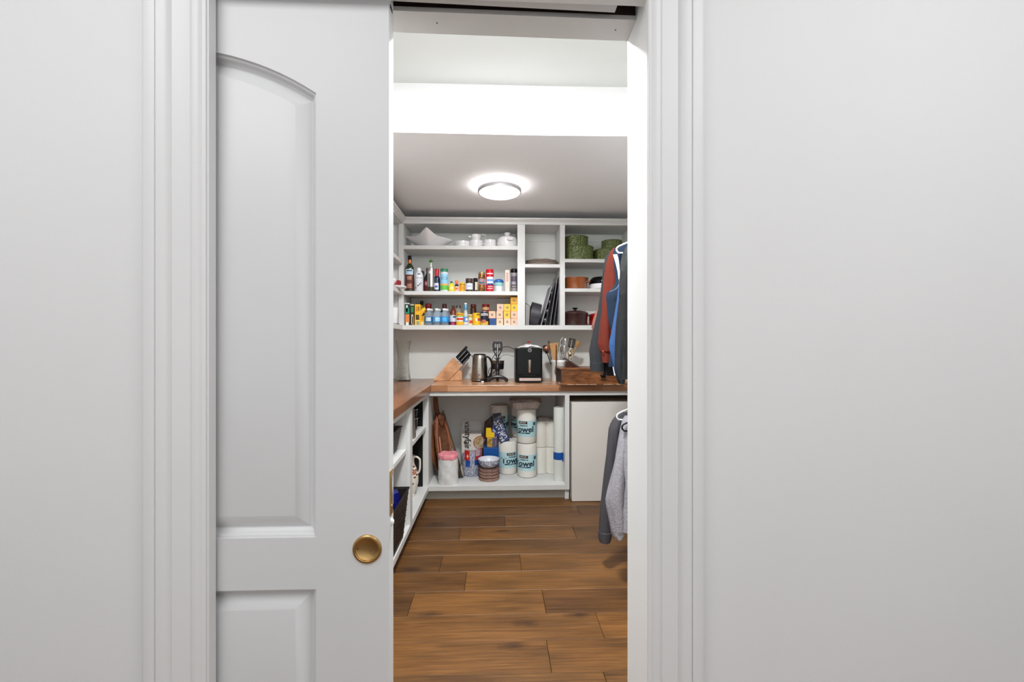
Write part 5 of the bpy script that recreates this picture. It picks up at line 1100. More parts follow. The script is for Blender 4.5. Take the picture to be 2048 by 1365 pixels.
s9 = 3.86/F
MB().hexa([(-14*s9, 0, 0), (7*s9, 0, 0), (7*s9, .06, 0), (-14*s9, .06, 0), (-6*s9, 0, AZ(846, 3.86)-BZ), (9*s9, 0, AZ(834, 3.86)-BZ), (9*s9, .06, AZ(834, 3.86)-BZ), (-6*s9, .06, AZ(846, 3.86)-BZ)]).build('packet', H('3a2218', rough=.4, noise=.3, nscale=20), t, bevel=.004)
t = thing('marker_pack', 'blue and lilac striped pack standing behind the yellow packet', 'packet', (P(989, 3.80), 3.80, AZ(896, Yh2)))
s8 = 3.80/F
for k in range(3):
    MB().tube([(-3*s8+k*3.4*s8, 0, -.0), (-2*s8+k*3.4*s8, 0, (46-k*5)*s8)], 1.5*s8, 10).build('tube', H('5058b0', rough=.35), t, smooth=True); MB().lathe([(1.6*s8, (30-k*2)*s8), (1.6*s8, (34-k*2)*s8)], 10, (-2.4*s8+k*3.4*s8, 0, 0)).build('ring', H('c8c8ec', rough=.4), t, smooth=True)
# speckled bowl on stack of woven-look bowls
Yo = hb(965)+.085; so = Yo/F
WOV = mat('pink_brown_weave', hx('c09a8c'), .7, c2=hx('8a6a5e'), nscale=120, bump=.6, bscale=200)
z = BZ
for k in range(4):
    t = thing('woven_bowl', 'pinkish-brown woven-look paper bowl, %s of the small stack' % ['lowest', 'second', 'third', 'top'][k], 'bowl', (P(978, Yo)+.002*(k % 2), Yo, z), 0, 'stacked woven-look bowls')
    MB().lathe([(0, 0), (18*so, 0), (19.5*so, 1*so), (20.8*so, 6.0*so), (20.2*so, 6.0*so), (19*so, 1.5*so), (0, 1.2*so)], 40).build('bowl', WOV, t, smooth=40)
    if k: MB().lathe([(20.5*so, 5.5*so), (21.0*so, 5.9*so), (20.6*so, 6.4*so)], 40).build('rim', H('6a4c42', rough=.6), t, smooth=True)
    z += 6.0*so
t = thing('speckled_bowl', 'white bowl with blue brush speckles on the stack of brown bowls', 'bowl', (P(977.5, Yo), Yo, z+.0045))
MB().lathe([(0, 0), (13*so, 0), (17*so, 3*so), (20.5*so, 9*so), (21.3*so, 16*so), (20.7*so, 16*so), (18*so, 7*so), (12*so, 2*so), (0, 1.5*so)], 48).build('bowl', H('dcdce4', rough=.3, coat=.2), t, smooth=50)
mb = MB()
for i in range(330):
    a = random.uniform(0, 2*math.pi); h = random.uniform(5, 15.6); r = 17.8+(h-5)*.335 if h > 3 else 17; r = 17+3.5*min(1, (h-3)/6)+.8*max(0, (h-9)/7)
    rx_ = r*so+.0008; w_ = random.uniform(.02, .045); l_ = random.uniform(.6, 1.6)*so
    c = Vector((rx_*math.cos(a), rx_*math.sin(a), h*so)); tx = Vector((-math.sin(a), math.cos(a), 0)); tz = Vector((.35*math.cos(a), .35*math.sin(a), 1)).normalized(); tl_ = random.uniform(-.5, .5)
    tx2 = tx*math.cos(tl_)+tz*math.sin(tl_); tz2 = -tx*math.sin(tl_)+tz*math.cos(tl_); nn_ = Vector((math.cos(a), math.sin(a), -.3))*.0007
    mb.rings([[c+tx2*.0011-tz2*l_, c+tx2*.0016+tz2*l_, c-tx2*.0016+tz2*l_, c-tx2*.0011-tz2*l_], [p+nn_ for p in (c+tx2*.0011-tz2*l_, c+tx2*.0016+tz2*l_, c-tx2*.0016+tz2*l_, c-tx2*.0011-tz2*l_)]])
o = mb.build('brush_speckles', H('27366e', rough=.4), t); o['kind'] = 'stuff'
# paper towel rolls
PAPER = mat('paper_towel', (.80, .77, .71), .85, noise=.02, nscale=12, bump=.35, bscale=70)
TEAL = H('b9dade', rough=.45, noise=.03); TXT = H('1b2e42', rough=.5)
RT = .083; HT = .288
def towel(label, loc, rz):
    t = thing('paper_towel_roll', label, 'paper towel', (0, 0, 0), 0, 'wrapped paper towel rolls under the worktop')
    MB().lathe([(0, 0), (.06, 0), (.078, .004), (RT, .016), (RT+.0008, HT*.5), (RT-.0005, HT-.014), (.077, HT-.003), (.06, HT), (.022, HT-.001), (.021, HT-.012), (0, HT-.012)], 48).build('roll', PAPER, t, smooth=40)
    MB().lathe([(RT+.0012, .06), (RT+.0016, .07), (RT+.0016, .188), (RT+.0012, .196)], 56).build('printed_band', TEAL, t, smooth=True)
    MB().lathe([(RT+.0022, .168), (RT+.0022, .190)], 14, a0=R(-118), a1=R(-64)).build('brand_plate', H('2a1a18', rough=.5), t, smooth=True)
    text('KIRKLAND', .0155, H('d8ccc4', rough=.5), t, loc=(-.003, 0, .179), radius=RT+.0024, sx=.78, bold=.0003)
    text('PREMIUM', .0165, TXT, t, loc=(.006, 0, .153), radius=RT+.0018, sx=1.0, bold=.0002)
    text('Towel', .066, TXT, t, loc=(.002, 0, .121), radius=RT+.0018, sx=1.12, bold=.0018)
    MB().lathe([(RT+.0022, .086), (RT+.0022, .097)], 14, a0=R(-132), a1=R(-48)).build('dark_strip', H('1f4250', rough=.5), t, smooth=True)
    text('PAPER TOWELS', .008, TEAL, t, loc=(.0, 0, .0915), radius=RT+.0024, sx=.95)
    MB().lathe([(RT+.0021, .155), (RT+.0021, .182)], 5, a0=R(-28), a1=R(-8)).build('round_seal', H('3a5a68', rough=.5), t, smooth=True)
    t.location = loc; t.rotation_euler[2] = rz
    return t
T0 = towel('paper towel roll in the nearest column, lower one, lettering cut at its left edge', (P(1054, hb(958)+RT), hb(958)+RT, BZ), R(-24))
def tw(label, loc, rz):
    c = copy_tree(T0); c['label'] = label; c.location = loc; c.rotation_euler[2] = rz; return c
tw('paper towel roll in the nearest column, upper one, under the foil tray', (P(1053.5, hb(958)+RT)-.001, hb(958)+RT+.002, BZ+HT+.001), R(-26))
YT2 = hb(951)+RT
tw('paper towel roll left of the nearest column, standing alone with its full name showing', (P(1015.5, YT2), YT2, BZ), R(22))
tw('paper towel roll squeezed behind between the nearest column and its left neighbour, lower one', (P(1041, 3.955), 3.962, BZ), R(-48))
tw('paper towel roll at the rear under the foil tray, upper one, mostly hidden', (P(1041, 3.955), 3.962, BZ+HT+.001), R(-60))
tw('paper towel roll in the dark left rear corner of the towels, lower one', (P(999, 3.98)-.0, 3.985, BZ), R(20))
tw('paper towel roll in the dark left rear, upper one with its label in shade', (P(999, 3.98), 3.985, BZ+HT+.001), R(10))
# unprinted rolls
WP = mat('white_paper_roll', (.82, .78, .71), .85, noise=.02, nscale=14, bump=.3, bscale=80)
YP2 = hb(950)+.065
rn = 0
for ci_, (px, Yx, nm) in enumerate(((1081, YP2, 'column right of the printed towels'), (1104.5, YP2-.005, 'column behind the tall narrow roll'), (1088, YP2+.15, 'rear column in the shade'))):
    for lv in range(2):
        t = thing('paper_roll', 'plain white paper roll, %s, %s' % (['lower', 'upper'][lv], nm), 'paper roll', (P(px, Yx), Yx, BZ+lv*.2305), 0, 'plain white paper rolls under the worktop')
        MB().lathe([(0, 0), (.052, 0), (.0595, .003), (.061, .012), (.061, .218), (.0595, .227), (.052, .2295), (.018, .2295), (.017, .22), (0, .22)], 36).build('roll', WP, t, smooth=40)
        MB().lathe([(.0612, .108), (.0618, .111), (.0612, .114)], 36).build('seam_ring', WP, t, smooth=True)
t = thing('packet', 'narrow navy blue packet wedged between the plain rolls', 'packet', (P(1093, 3.90), 3.86, BZ))
MB().box(-.014, .014, 0, .05, 0, .42).build('packet', H('24306a', rough=.4, noise=.2), t, bevel=.003)
# tall narrow roll
Yl = hb(966)+.048; sl = Yl/F
t = thing('drawer_liner_roll', 'tall narrow milky roll with a blue tape band in front of the right divider', 'roll', (P(1117.5, Yl), Yl, BZ))
hL = AZ(815, Yl)-BZ
MB().lathe([(0, .0), (.0425, .0), (.0435, .004), (.0435, hL-.003), (.0425, hL), (.036, hL), (.035, hL-.02), (0, hL-.02)], 40).build('roll', mat('milky_roll', (.70, .72, .67), .4, noise=.02, nscale=20, coat=.2), t, smooth=40)
MB().lathe([(.0442, AZ(919, Yl)-BZ), (.0446, AZ(918, Yl)-BZ), (.0446, AZ(905.5, Yl)-BZ), (.0442, AZ(904.5, Yl)-BZ)], 40).build('blue_tape', H('0f4c9a', rough=.5), t, smooth=True)
MB().hexa([(.022, -.040, AZ(922, Yl)-BZ), (.040, -.034, AZ(921, Yl)-BZ), (.040, -.033, AZ(921, Yl)-BZ), (.022, -.039, AZ(922, Yl)-BZ), (.024, -.040, AZ(907, Yl)-BZ), (.044, -.034, AZ(907, Yl)-BZ), (.044, -.033, AZ(907, Yl)-BZ), (.024, -.039, AZ(907, Yl)-BZ)]).build('tape_end', H('0f4c9a', rough=.5), t)
# patterned wrapping roll
p0 = Vector((P(1009, 3.76), 3.76, AZ(880, 3.76))); p1 = Vector((P(991, 3.82), 3.82, AZ(830, 3.82)))
t = thing('patterned_packet', 'navy packet with white leaf pattern resting on a paper towel roll', 'packet', p0)
d_ = p1-p0; z_ = d_.normalized(); x_ = Vector((0, 1, 0)).cross(z_).normalized(); y_ = z_.cross(x_)
M_ = Matrix(((x_.x, y_.x, z_.x, 0), (x_.y, y_.y, z_.y, 0), (x_.z, y_.z, z_.z, 0), (0, 0, 0, 1)))
sp = 3.76/F
MB().box(-9.5*sp, 9.5*sp, -.012, .03, -4*sp, d_.length*.82).build('packet', H('24315e', rough=.35), t, bevel=.006, M=M_)
MB().hexa([(-9*sp, -.006, d_.length*.8), (9*sp, -.006, d_.length*.8), (9*sp, .02, d_.length*.8), (-9*sp, .02, d_.length*.8), (-5*sp, .004, d_.length*1.08), (12*sp, .0, d_.length*1.0), (12*sp, .01, d_.length*1.0), (-5*sp, .01, d_.length*1.08)]).build('crumpled_end', H('2a2e44', rough=.25, coat=.5, noise=.3, nscale=30), t, bevel=.002, M=M_)
mb = MB()
for i in range(60):
    u = random.uniform(-7.5, 7.5)*sp; v = random.uniform(-2*sp, d_.length*.78); a = random.uniform(0, math.pi); l_ = random.uniform(.007, .013); w_ = l_*.34
    ca, sa_ = math.cos(a), math.sin(a)
    e4 = [(u+l_*ca, v+l_*sa_), (u-w_*sa_, v+w_*ca), (u-l_*ca, v-l_*sa_), (u+w_*sa_, v-w_*ca)]
    mb.rings([[(a1, -.0122, b1) for a1, b1 in e4], [(a1, -.0134, b1) for a1, b1 in e4]])
o = mb.build('leaf_print', H('e2e6f0', rough=.5), t, M=M_); o['kind'] = 'stuff'
# foil trays on top of the nearest towel column
FOIL = mat('aluminium_foil', (.62, .54, .51), .38, metal=.45, noise=.06, nscale=20)
ztr = BZ+2*HT+.002; Yf = hb(958)+RT+.01; sf = Yf/F
def foil(z, r, label, dx):
    t = thing('foil_tray', label, 'foil tray', (P(1051, Yf)+dx, Yf, z), R(r), 'nested foil trays')
    rr = []; n = 96
    def rect(a, w_, d__): 
        c, s_ = math.cos(a), math.sin(a); k = (abs(c)**7+abs(s_)**7)**(-1/7); return w_*k*c, d__*k*s_
    for w_, d__, h, fl_ in ((.001, .001, .003, 0), (.092, .062, .003, 0), (.098, .066, .006, .0012), (.118, .086, .058, .0022), (.119, .087, .062, 0), (.133, .101, .064, .0), (.135, .103, .061, 0)):
        ring = []
        for i in range(n):
            a = 2*math.pi*i/n; f = (1 if i % 2 else -1)*fl_
            x, y = rect(a, w_+f, d__+f); ring.append((x, y, h+(.003*math.sin(3*a) if h > .06 else 0)))
        rr.append(ring)
    MB().rings(rr, cap1=False).build('tray', FOIL, t, solid=.0012)
    return t
foil(ztr, 6, 'crimped foil tray on top of the nearest paper towel column, lower of the nest', 0)
foil(ztr+.016, -5, 'crimped foil tray, upper of the nest on the paper towels', -.004)

# ================================================================ lower left unit contents
WK = mat('dark_wicker', hx('3c3a3a'), .6, c2=hx('5e5a58'), nscale=70, bump=.8, bscale=90, stretch=(1, 1, 3))
WKB = mat('black_wicker', hx('0e0a08'), .42, c2=hx('221812'), nscale=90, bump=.35, bscale=110, stretch=(1, 1, 3))
def basket(name, label, xc, yc, z, wx, wy, h, m, taper=.88):
    t = thing(name, label, 'basket', (xc, yc, z)); th = .008
    def rg(f, z_, ins=0): return [(sx_*(wx*f-ins), sy_*(wy*f-ins), z_) for sx_, sy_ in ((-1, -1), (1, -1), (1, 1), (-1, 1))]
    MB().rings([rg(taper, 0), rg(1, h), rg(1, h, th), rg(taper, th, th)]).build('body', m, t, bevel=.003)
    MB().tube([Vector(p) for p in (rg(1, h)+[rg(1, h)[0]])], .006, 8).build('rim', m, t, smooth=True)
    mb = MB()
    for k in range(1, 9):
        f = taper+(1-taper)*k/9; q = rg(f, h*k/9); mb.tube([Vector(p) for p in q+[q[0]]], .0032, 5)
    o = mb.build('woven_bands', m, t, smooth=True)
    return t
xq = -.600
basket('wicker_basket', 'dark grey woven basket on the upper left shelf by the door edge', xq-.17, 2.50, LSH, .172, .225, .145, WK, .86)
t = thing('wooden_bowl', 'brown wooden bowl lying tilted inside the grey woven basket', 'bowl', (xq-.085, 2.57, LSH+.118))
MB().lathe([(0, 0), (.04, 0), (.095, .05), (.09, .052), (.038, .008), (0, .008)], 36, M=Matrix.Rotation(R(-14), 4, 'Y')).build('bowl', H('7a4a24', rough=.4, noise=.2, nscale=12), t, smooth=40)
bk = basket('wicker_basket', 'black glossy woven basket on the lower left shelf holding bottles', -.70, 2.385, BZ, .172, .215, .285, WKB, .84)
t = thing('spray_bottle', 'dark ribbed bottle with white ring top standing in the black basket', 'bottle', (-.635, 2.40, BZ+.02))
DG = mat('dark_grey_gloss', (.06, .055, .065), .2, noise=.1, coat=.5)
MB().lathe([(0, 0), (.045, 0), (.047, .01), (.047, .19), (.034, .205), (.03, .22), (.034, .232), (.03, .245), (.034, .257), (.03, .27), (.036, .29), (.036, .305), (0, .305)], 32).build('body', DG, t, smooth=50)
MB().lathe([(.037, .303), (.040, .306), (.040, .312), (.031, .314), (.028, .308)], 32).build('white_ring', WHITE, t, smooth=40)
t = thing('plastic_bag', 'crumpled dark blue plastic bag at the corner of the black basket', 'bag', (-.605, 2.50, BZ+.10))
rr = []
for k in range(9):
    f = k/8
    rr.append([((.032+.014*math.sin(f*3))*(1+.2*math.sin(5*a+f*9))*math.cos(a), (.05+.01*math.sin(f*3))*(1+.2*math.sin(4*a-f*7))*math.sin(a), .195*f) for a in [2*math.pi*i/40 for i in range(40)]])
MB().rings(rr).build('bag', mat('blue_film', hx('1c1c6c'), .15, noise=.4, nscale=18, coat=.6, bump=.5, bscale=30), t, smooth=True)
# jug with flower
t = thing('flower_jug', 'cream jug with painted orange flower and square handle in the left cabinet', 'jug', (-.660, 3.27, BZ))
CR = mat('cream_glaze', hx('e8dfd0'), .2, noise=.02, coat=.5)
jpf = [(0, 0), (.036, 0), (.040, .006), (.036, .014), (.054, .05), (.066, .10), (.066, .145), (.054, .20), (.038, .232), (.034, .26), (.040, .30)]
MB().lathe(jpf+[(.037, .30), (.031, .258), (0, .24)], 40).build('body', CR, t, smooth=50)
MB().tube([(.030, -.002, .285), (.052, -.006, .292), (.074, -.006, .276), (.079, -.006, .262), (.078, -.006, .20), (.066, -.004, .17)], .0075, 10, smooth=4).build('handle', CR, t, smooth=True)
def onjug(a, h, sz, m, nm, pet=0):
    for (r0_, h0), (r1_, h1) in zip(jpf, jpf[1:]):
        if h0 <= h <= h1 and h1 > h0: r = r0_+(r1_-r0_)*(h-h0)/(h1-h0); sl_ = (r1_-r0_)/(h1-h0)
    mb = MB(); ring = []
    for i in range(24):
        b = 2*math.pi*i/24; q = sz*(1+(.35*math.cos(pet*b) if pet else 0)); hh_ = h+q*math.sin(b); aa = a+q*math.cos(b)/r
        rr_ = r+sl_*(hh_-h)+.0012; ring.append(Vector((rr_*math.cos(aa), rr_*math.sin(aa), hh_)))
    n_ = Vector((math.cos(a), math.sin(a), 0))*.0012
    mb.rings([ring, [p+n_ for p in ring]]).build(nm, m, t)
fa = R(-38)
for i, (da, dh) in enumerate(((.42, .012), (-.36, .02), (.3, -.024), (-.1, -.036), (-.44, -.012), (.1, .038))): onjug(fa+da, .186+dh, .008, H('6a4038', rough=.4), 'painted_leaf', 2)
onjug(fa, .186, .017, H('8a3c24', rough=.4), 'painted_petals', 6); onjug(fa, .186, .011, H('e8a078', rough=.4), 'painted_flower', 5); onjug(fa, .186, .0045, H('a84a30', rough=.4), 'painted_centre'); onjug(fa-.32, .105, .006, H('4a4a40', rough=.4), 'painted_bud')
# pots and grater on the left middle shelf
t = thing('saucepan', 'black saucepan with shiny rim and curved black handle in the left cabinet', 'pan', (-.70, 3.33, LSH))
MB().lathe([(0, 0), (.078, 0), (.086, .008), (.090, .085), (.094, .09), (.086, .088), (.08, .01), (0, .01)], 36).build('pan', BLKG, t, smooth=40)
MB().lathe([(.0945, .089), (.097, .093), (.092, .096)], 36).build('rim', CHROME, t, smooth=True); MB().lathe([(.081, .004), (.0875, .010), (.088, .022)], 36).build('base_ring', STEEL, t, smooth=True)
MB().tube([(.060, -.07, .085), (.092, -.10, .075), (.103, -.125, .045), (.090, -.16, .018), (.06, -.19, .012)], .006, 8, smooth=5).build('handle', BLACK, t, smooth=True)
t = thing('wide_pan', 'second black pan with chrome edge stacked on the saucepan', 'pan', (-.70, 3.34, LSH+.098))
MB().lathe([(0, 0), (.08, 0), (.090, .06), (.086, .06), (.076, .006), (0, .006)], 36).build('pan', BLKG, t, smooth=40); MB().lathe([(.0905, .058), (.093, .062), (.088, .065)], 36).build('rim', CHROME, t, smooth=True)
t = thing('box_grater', 'upright grey steel grater by the stile in the left cabinet', 'grater', (-.615, 3.05, LSH))
MB().rings([[(sx_*a, sy_*b, z) for sx_, sy_ in ((-1, -1), (1, -1), (1, 1), (-1, 1))] for a, b, z in ((.040, .028, 0), (.030, .020, .20))]).build('body', H('8c887e', rough=.35, metal=.6), t, bevel=.002)
MB().tube([(-.028, -.014, .197), (-.028, -.014, .212), (.0285, -.014, .212), (.0285, -.014, .197)], .004, 8).build('handle', H('a8a498', rough=.35), t, smooth=True)
MB().lathe([(0, 0), (.009, 0), (.009, .004), (0, .004)], 14, M=Matrix.Translation((.01, -.027, .07)) @ Matrix.Rotation(R(90), 4, 'X')).build('bolt', CHROME, t)

# ================================================================ clothes on the right
ROD = mat('rod_metal', (.55, .55, .55), .3, metal=.9, noise=.03)
XR0 = .885
for zr, l in ((1.955, 'upper'), (1.02, 'lower')):
    rd = thing('clothes_rod', '%s metal clothes rod along the right wall, hidden by the door frame' % l, 'rod', (XR0, 1.5, zr))
    MB().tube([(0, 0, 0), (0, 1.35, 0)], .014, 14).build('rod', ROD, rd, smooth=True)
    for y in (.05, 1.30): MB().box(-.01, PXR-XR0, y-.012, y+.012, -.03, -.014).box(PXR-XR0-.004, PXR-XR0, y-.02, y+.02, -.10, .02).build('bracket', ROD, rd, bevel=.001)
def hanger(label, Y, z, m, zr, xl=None):
    """z: height of the hanger arm end"""
    hw = XR0-(xl if xl else XR0-.215)
    h = thing('clothes_hanger', label, 'hanger', (XR0, Y, z)); r = .0045
    pts = [(0, 0, .085), (-hw*.5, 0, .048), (-hw*.86, 0, .012), (-hw*.97, 0, -.002), (-hw, 0, -.016), (-hw*.965, 0, -.03), (-hw*.88, 0, -.034), (-.05, 0, -.034), (.05, 0, -.034), (.19, 0, -.034), (.207, 0, -.03), (.215, 0, -.016), (.207, 0, -.002), (.18, 0, .012), (.1, 0, .05), (0, 0, .085)]
    MB().tube(pts, r, 10, smooth=4).build('frame', m, h, smooth=True)
    dz = zr-z
    MB().tube([(0, 0, .085), (0, 0, dz-.022), (.012, 0, dz-.010), (.0175, 0, dz+.004), (.010, 0, dz+.0165), (-.006, 0, dz+.017), (-.0165, 0, dz+.006)], .0022, 8, smooth=5).build('hook', CHROME, h, smooth=True)
    return h
def interp(tab, y):
    for a, b in zip(tab, tab[1:]):
        if a[0] <= y <= b[0]:
            f = (y-a[0])/(b[0]-a[0]); return [a[i]+(b[i]-a[i])*f for i in range(len(a))]
    return tab[-1] if y > tab[-1][0] else tab[0]
def sm(tab, n=26):
    y0, y1 = tab[0][0], tab[-1][0]; return [interp(tab, y0+(y1-y0)*i/n) for i in range(n+1)]
def sleeve(root, tab, Y, m, ry=.036, amp=.05, name='sleeve', fold=4, dy=0, ph=0):
    secs = []
    T = sm(tab)
    for k, (py, l, r) in enumerate(T):
        a, b = P(l, Y), P(r, Y); e = min(1, (k+.6)/3)
        secs.append(((a+b)/2, Y+dy, AZ(py, Y), max(.004, (b-a)/2*(1 if k else .8)), ry*(.35+.65*e)))
    secs.reverse()
    return MB().loft(secs, seg=36, amp=amp, n=fold, ph=ph, tw=14).build(name, m, root, smooth=True, loc=root.location)
def bodyc(root, tab, Y, m, ry=.04, amp=.05, name='body', xr=1.10, fold=6, ph=0, dy=0):
    secs = []
    T = sm(tab, 30)
    for k, (py, l) in enumerate(T):
        a = P(l, Y); z = AZ(py, Y); top = AZ(T[0][0], Y)
        sh = min(1, (top-z)/.10); b = min(xr, XR0+.07+ (xr-XR0-.07)*sh**.6)
        e = min(1, (k+.5)/4)
        secs.append(((a+b)/2, Y+dy, z, max(.01, (b-a)/2), ry*(.45+.55*e)))
    secs.reverse()
    return MB().loft(secs, seg=48, amp=amp, n=fold, ph=ph, tw=9).build(name, m, root, smooth=True, loc=root.location)
def fab(name, c, rough=.85, **k): return mat(name, hx(c), rough, noise=k.get('noise', .08), nscale=k.get('nscale', 40), bump=k.get('bump', .10), bscale=k.get('bscale', 160))
def garment(name, label, cat, Y, ztop): return thing(name, label, cat, (XR0, Y, ztop))
# upper rail, far to near
GY = {'pink': 2.72, 'grey': 2.63, 'rust': 2.52, 'white': 2.43, 'navy': 2.345, 'blue': 2.25, 'slate': 2.17, 'green': 2.06}
hl = {'pink': 'rearmost hanger, hidden inside the dusty pink top', 'grey': 'hidden hanger inside the charcoal shirt', 'rust': 'hidden hanger inside the rust shirt', 'white': 'hidden hanger inside the white shirt', 'blue': 'hidden hanger inside the light blue shirt', 'slate': 'hidden hanger inside the slate jacket', 'green': 'hidden hanger inside the dark green jacket'}
for k, l in hl.items(): hanger(l, GY[k], AZ(505, GY[k])-.0, BLACK if k in ('grey', 'slate') else WHITE, 1.955, XR0-.13)
# visible white hanger over the navy vest
HY = GY['navy']+.0
zt_ = AZ(497, HY)
hanger('white plastic hanger showing its rounded end above the navy vest', HY-.047, AZ(492, HY-.047)+.0, WHITE, 1.955, P(1233, HY-.047))
Y = GY['pink']; g = garment('shirt', 'dusty pink sleeve peeking out left of the charcoal shirt', 'shirt', Y, 1.7)
sleeve(g, [(505, 1226, 1240), (560, 1213, 1228), (600, 1203, 1218), (626, 1191, 1207), (640, 1186, 1204), (654, 1183, 1202), (666, 1187, 1203), (700, 1196, 1205)], Y, fab('pink_cotton', '8a5a50'))
bodyc(g, [(506, 1232), (540, 1226), (620, 1226), (700, 1226)], Y, MATS['pink_cotton'])
Y = GY['grey']; g = garment('shirt', 'charcoal marled long-sleeved shirt hanging behind the rust one', 'shirt', Y, 1.7)
GR = fab('charcoal_marl', '292b2f', noise=.25, nscale=110)
sleeve(g, [(500, 1219, 1236), (515, 1211, 1236), (545, 1206, 1234), (580, 1202, 1229), (620, 1195, 1222), (660, 1188, 1217), (690, 1182, 1214), (706, 1179.5, 1211), (722, 1180, 1208), (743, 1181.5, 1208)], Y, GR, fold=3, amp=.07)
sleeve(g, [(724, 1180, 1208), (730, 1180, 1209), (743.5, 1180.5, 1208.5)], Y, GR, ry=.04, name='cuff', amp=.02)
bodyc(g, [(492, 1232), (505, 1222), (540, 1216), (620, 1212), (700, 1208), (752, 1208)], Y, fab('charcoal_dark_body', '1c1a1e'))  # body cloth darker than the charcoal sleeve
Y = GY['rust']; g = garment('shirt', 'rust-red long-sleeved shirt with buttoned cuff', 'shirt', Y, 1.75)
RU = fab('rust_cotton', '66200f')
sleeve(g, [(495, 1224, 1240), (508, 1217, 1242), (530, 1212, 1242), (560, 1209, 1240), (600, 1205, 1234), (640, 1200.5, 1226), (665, 1198, 1225), (688, 1196.5, 1223.5), (696, 1198, 1222), (703, 1200.5, 1221)], Y, RU, fold=3, amp=.08, ph=1)
sleeve(g, [(698, 1199, 1222), (708, 1202, 1221), (716, 1204, 1220), (726, 1205, 1219.5)], Y, RU, ry=.03, name='cuff', amp=.05)
MB().ball((P(1203, Y), Y-.038, AZ(703, Y)), .004, 8).build('button', H('c86040', rough=.4), g, smooth=True, loc=g.location)
bodyc(g, [(490, 1236), (500, 1228), (540, 1222), (600, 1222), (700, 1221), (735, 1222)], Y, fab('rust_dark_body', '3a1614'), dy=.02)  # body in a darker rust than the sleeve
Y = GY['white']; g = garment('shirt', 'white shirt hanging between the rust and blue clothes', 'shirt', Y, 1.75)
bodyc(g, [(490, 1246), (500, 1240), (560, 1236), (630, 1223), (690, 1221), (735, 1225), (752, 1228.5)], Y, fab('white_cotton', 'e0e2ea', noise=.02), amp=.02)
Y = GY['navy']; g = garment('vest', 'navy blue sleeveless vest with white piped armhole', 'vest', Y, 1.78)
NV = fab('navy_fleece', '0e2238')
bodyc(g, [(487, 1240), (494, 1231), (500, 1227), (514, 1228.5), (530, 1231), (550, 1233.5), (566, 1233.5), (576, 1230), (584, 1217), (596, 1215.5), (620, 1216.5), (645, 1219), (668, 1223.5), (690, 1224), (712, 1218.5), (734, 1216.5)], Y, NV, amp=.03)
pp = [(511, 1222.5), (518, 1224.5), (530, 1228), (545, 1231.5), (560, 1233.2)]
mb = MB(); rr = []
for i, (py, px) in enumerate(pp):
    wd_ = [6.5, 7, 5.2, 3, .8][i]; a, b = P(px, Y), P(px+wd_, Y); z = AZ(py, Y)
    rr.append([(a, Y-.046, z), (b, Y-.05, z), (b, Y-.038, z), (a, Y-.036, z)])
mb.rings(rr).build('white_armhole_facing', H('e4e6ec', rough=.7), g, loc=g.location)
MB().tube([(P(x, Y), Y-.046, AZ(y, Y)) for x, y in ((1233.5, 560), (1233.5, 568), (1231, 575), (1226, 580), (1220, 583), (1215, 585))], .0014, 6, smooth=4).build('piping', H('8296b0', rough=.6), g, smooth=True, loc=g.location)
Y = GY['blue']; g = garment('shirt', 'light blue long-sleeved shirt beside the dark slate jacket', 'shirt', Y, 1.75)
BL = fab('light_blue_cotton', '2f4f80')
bodyc(g, [(500, 1258), (510, 1252), (560, 1248), (640, 1242), (745, 1240)], Y, BL, dy=.02, ry=.03)
sleeve(g, [(515, 1250, 1260), (535, 1245, 1256), (560, 1239, 1254), (600, 1233.5, 1250), (650, 1226, 1246), (690, 1218.5, 1245), (704, 1220, 1245), (725, 1225, 1245), (748, 1230, 1245), (757, 1234, 1245)], Y, BL, ry=.026, fold=3, amp=.04)
Y = GY['slate']; g = garment('jacket', 'dark slate jacket with long hem beside the door frame', 'jacket', Y, 1.75)
SL = fab('slate_cloth', '10161d', rough=.7)
sleeve(g, [(497, 1249, 1259), (512, 1244, 1260), (530, 1241, 1260), (600, 1237.5, 1258), (650, 1232.5, 1257), (700, 1230.5, 1256), (740, 1229, 1254), (756, 1232, 1250), (769, 1238, 1248)], Y, SL, fold=3, amp=.05, ry=.03)
bodyc(g, [(490, 1256), (510, 1252), (600, 1250), (760, 1248)], Y, SL, ry=.03)
MB().lathe([(0, 0), (.004, 0), (.004, .001), (0, .001)], 12, M=Matrix.Translation((P(1241.5, Y), Y-.031, AZ(573, Y))) @ Matrix.Rotation(R(90), 4, 'X')).build('snap_button', WHITE, g, loc=g.location)
Y = GY['green']; g = garment('jacket', 'almost black green jacket nearest the door frame', 'jacket', Y, 1.8)
GN = fab('black_green_nylon', '070a0b', rough=.55, bump=.12, bscale=50)
bodyc(g, [(484, 1262), (496, 1253), (520, 1250), (560, 1247), (640, 1246), (690, 1245), (760, 1243)], Y, GN, amp=.06)
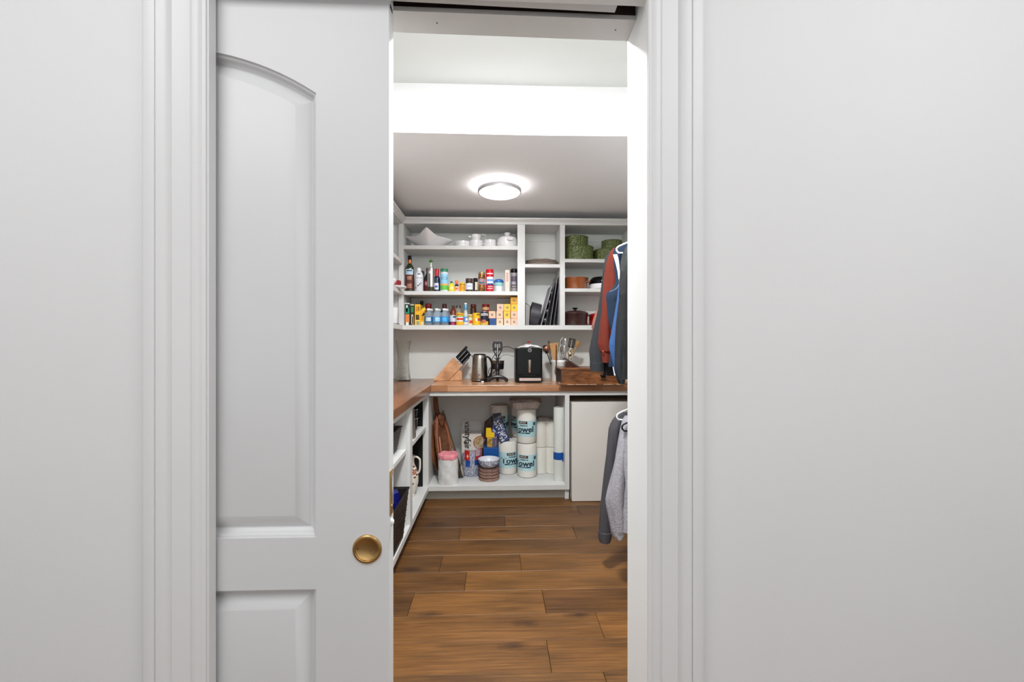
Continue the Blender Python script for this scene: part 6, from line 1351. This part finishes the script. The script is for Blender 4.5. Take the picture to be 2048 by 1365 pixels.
sleeve(g, [(500, 1251, 1275), (540, 1249, 1275), (600, 1247, 1272), (680, 1246, 1270), (750, 1246, 1268)], Y, GN, dy=-.045, ry=.028, amp=.07)
# lower rail
Y = 2.40; g = garment('sweatshirt', 'dark grey long-sleeved sweatshirt on the lower rail', 'sweatshirt', Y, .85)
GS = fab('grey_jersey', '454348', noise=.1, nscale=90)
hanger('white hanger showing its rounded end above the light grey fleece', Y-.075, AZ(829, Y-.075), WHITE, 1.02, P(1233.5, Y-.075))
hanger('hidden hanger inside the dark grey sweatshirt', Y, AZ(836, Y), WHITE, 1.02, XR0-.19)
sleeve(g, [(832, 1232, 1248), (845, 1224, 1246), (856, 1219, 1242), (880, 1216, 1240), (920, 1211, 1238), (960, 1207, 1234), (1000, 1203, 1229), (1040, 1199.5, 1225), (1062, 1198, 1222), (1068, 1197.5, 1221)], Y, GS, fold=3, amp=.06)
sleeve(g, [(1064, 1196.5, 1222), (1070, 1196.5, 1223), (1080, 1197, 1222), (1086, 1198.5, 1220)], Y, GS, ry=.04, name='cuff', amp=.02)
bodyc(g, [(826, 1244), (836, 1232), (846, 1226), (880, 1222), (960, 1221), (1040, 1226)], Y, GS, dy=-.01)
Y = 2.24; g = garment('sweatshirt', 'light grey fleece sweatshirt nearest the door frame on the lower rail', 'sweatshirt', Y, .85)
LG = fab('light_grey_fleece', '96939a', noise=.14, nscale=75, bump=.35, bscale=110)
hanger('black hanger end at the collar of the light grey fleece', Y-.052, AZ(851, Y-.052), BLACK, 1.02, P(1244, Y-.052))
sleeve(g, [(834, 1249, 1262), (845, 1245, 1262), (870, 1240, 1261), (900, 1234, 1260), (940, 1226, 1256), (980, 1216, 1252), (1000, 1211.5, 1250), (1015, 1212.5, 1249), (1040, 1217.5, 1248), (1064, 1222, 1247)], Y, LG, fold=3, amp=.06, ry=.04)
sleeve(g, [(1062, 1221.5, 1248), (1068, 1222, 1249), (1074, 1224, 1248), (1079, 1229, 1244)], Y, LG, ry=.036, name='cuff', amp=.02)
bodyc(g, [(828, 1262), (838, 1252), (860, 1248), (950, 1245), (1060, 1246), (1064, 1247)], Y, LG, dy=-.035, ry=.045)
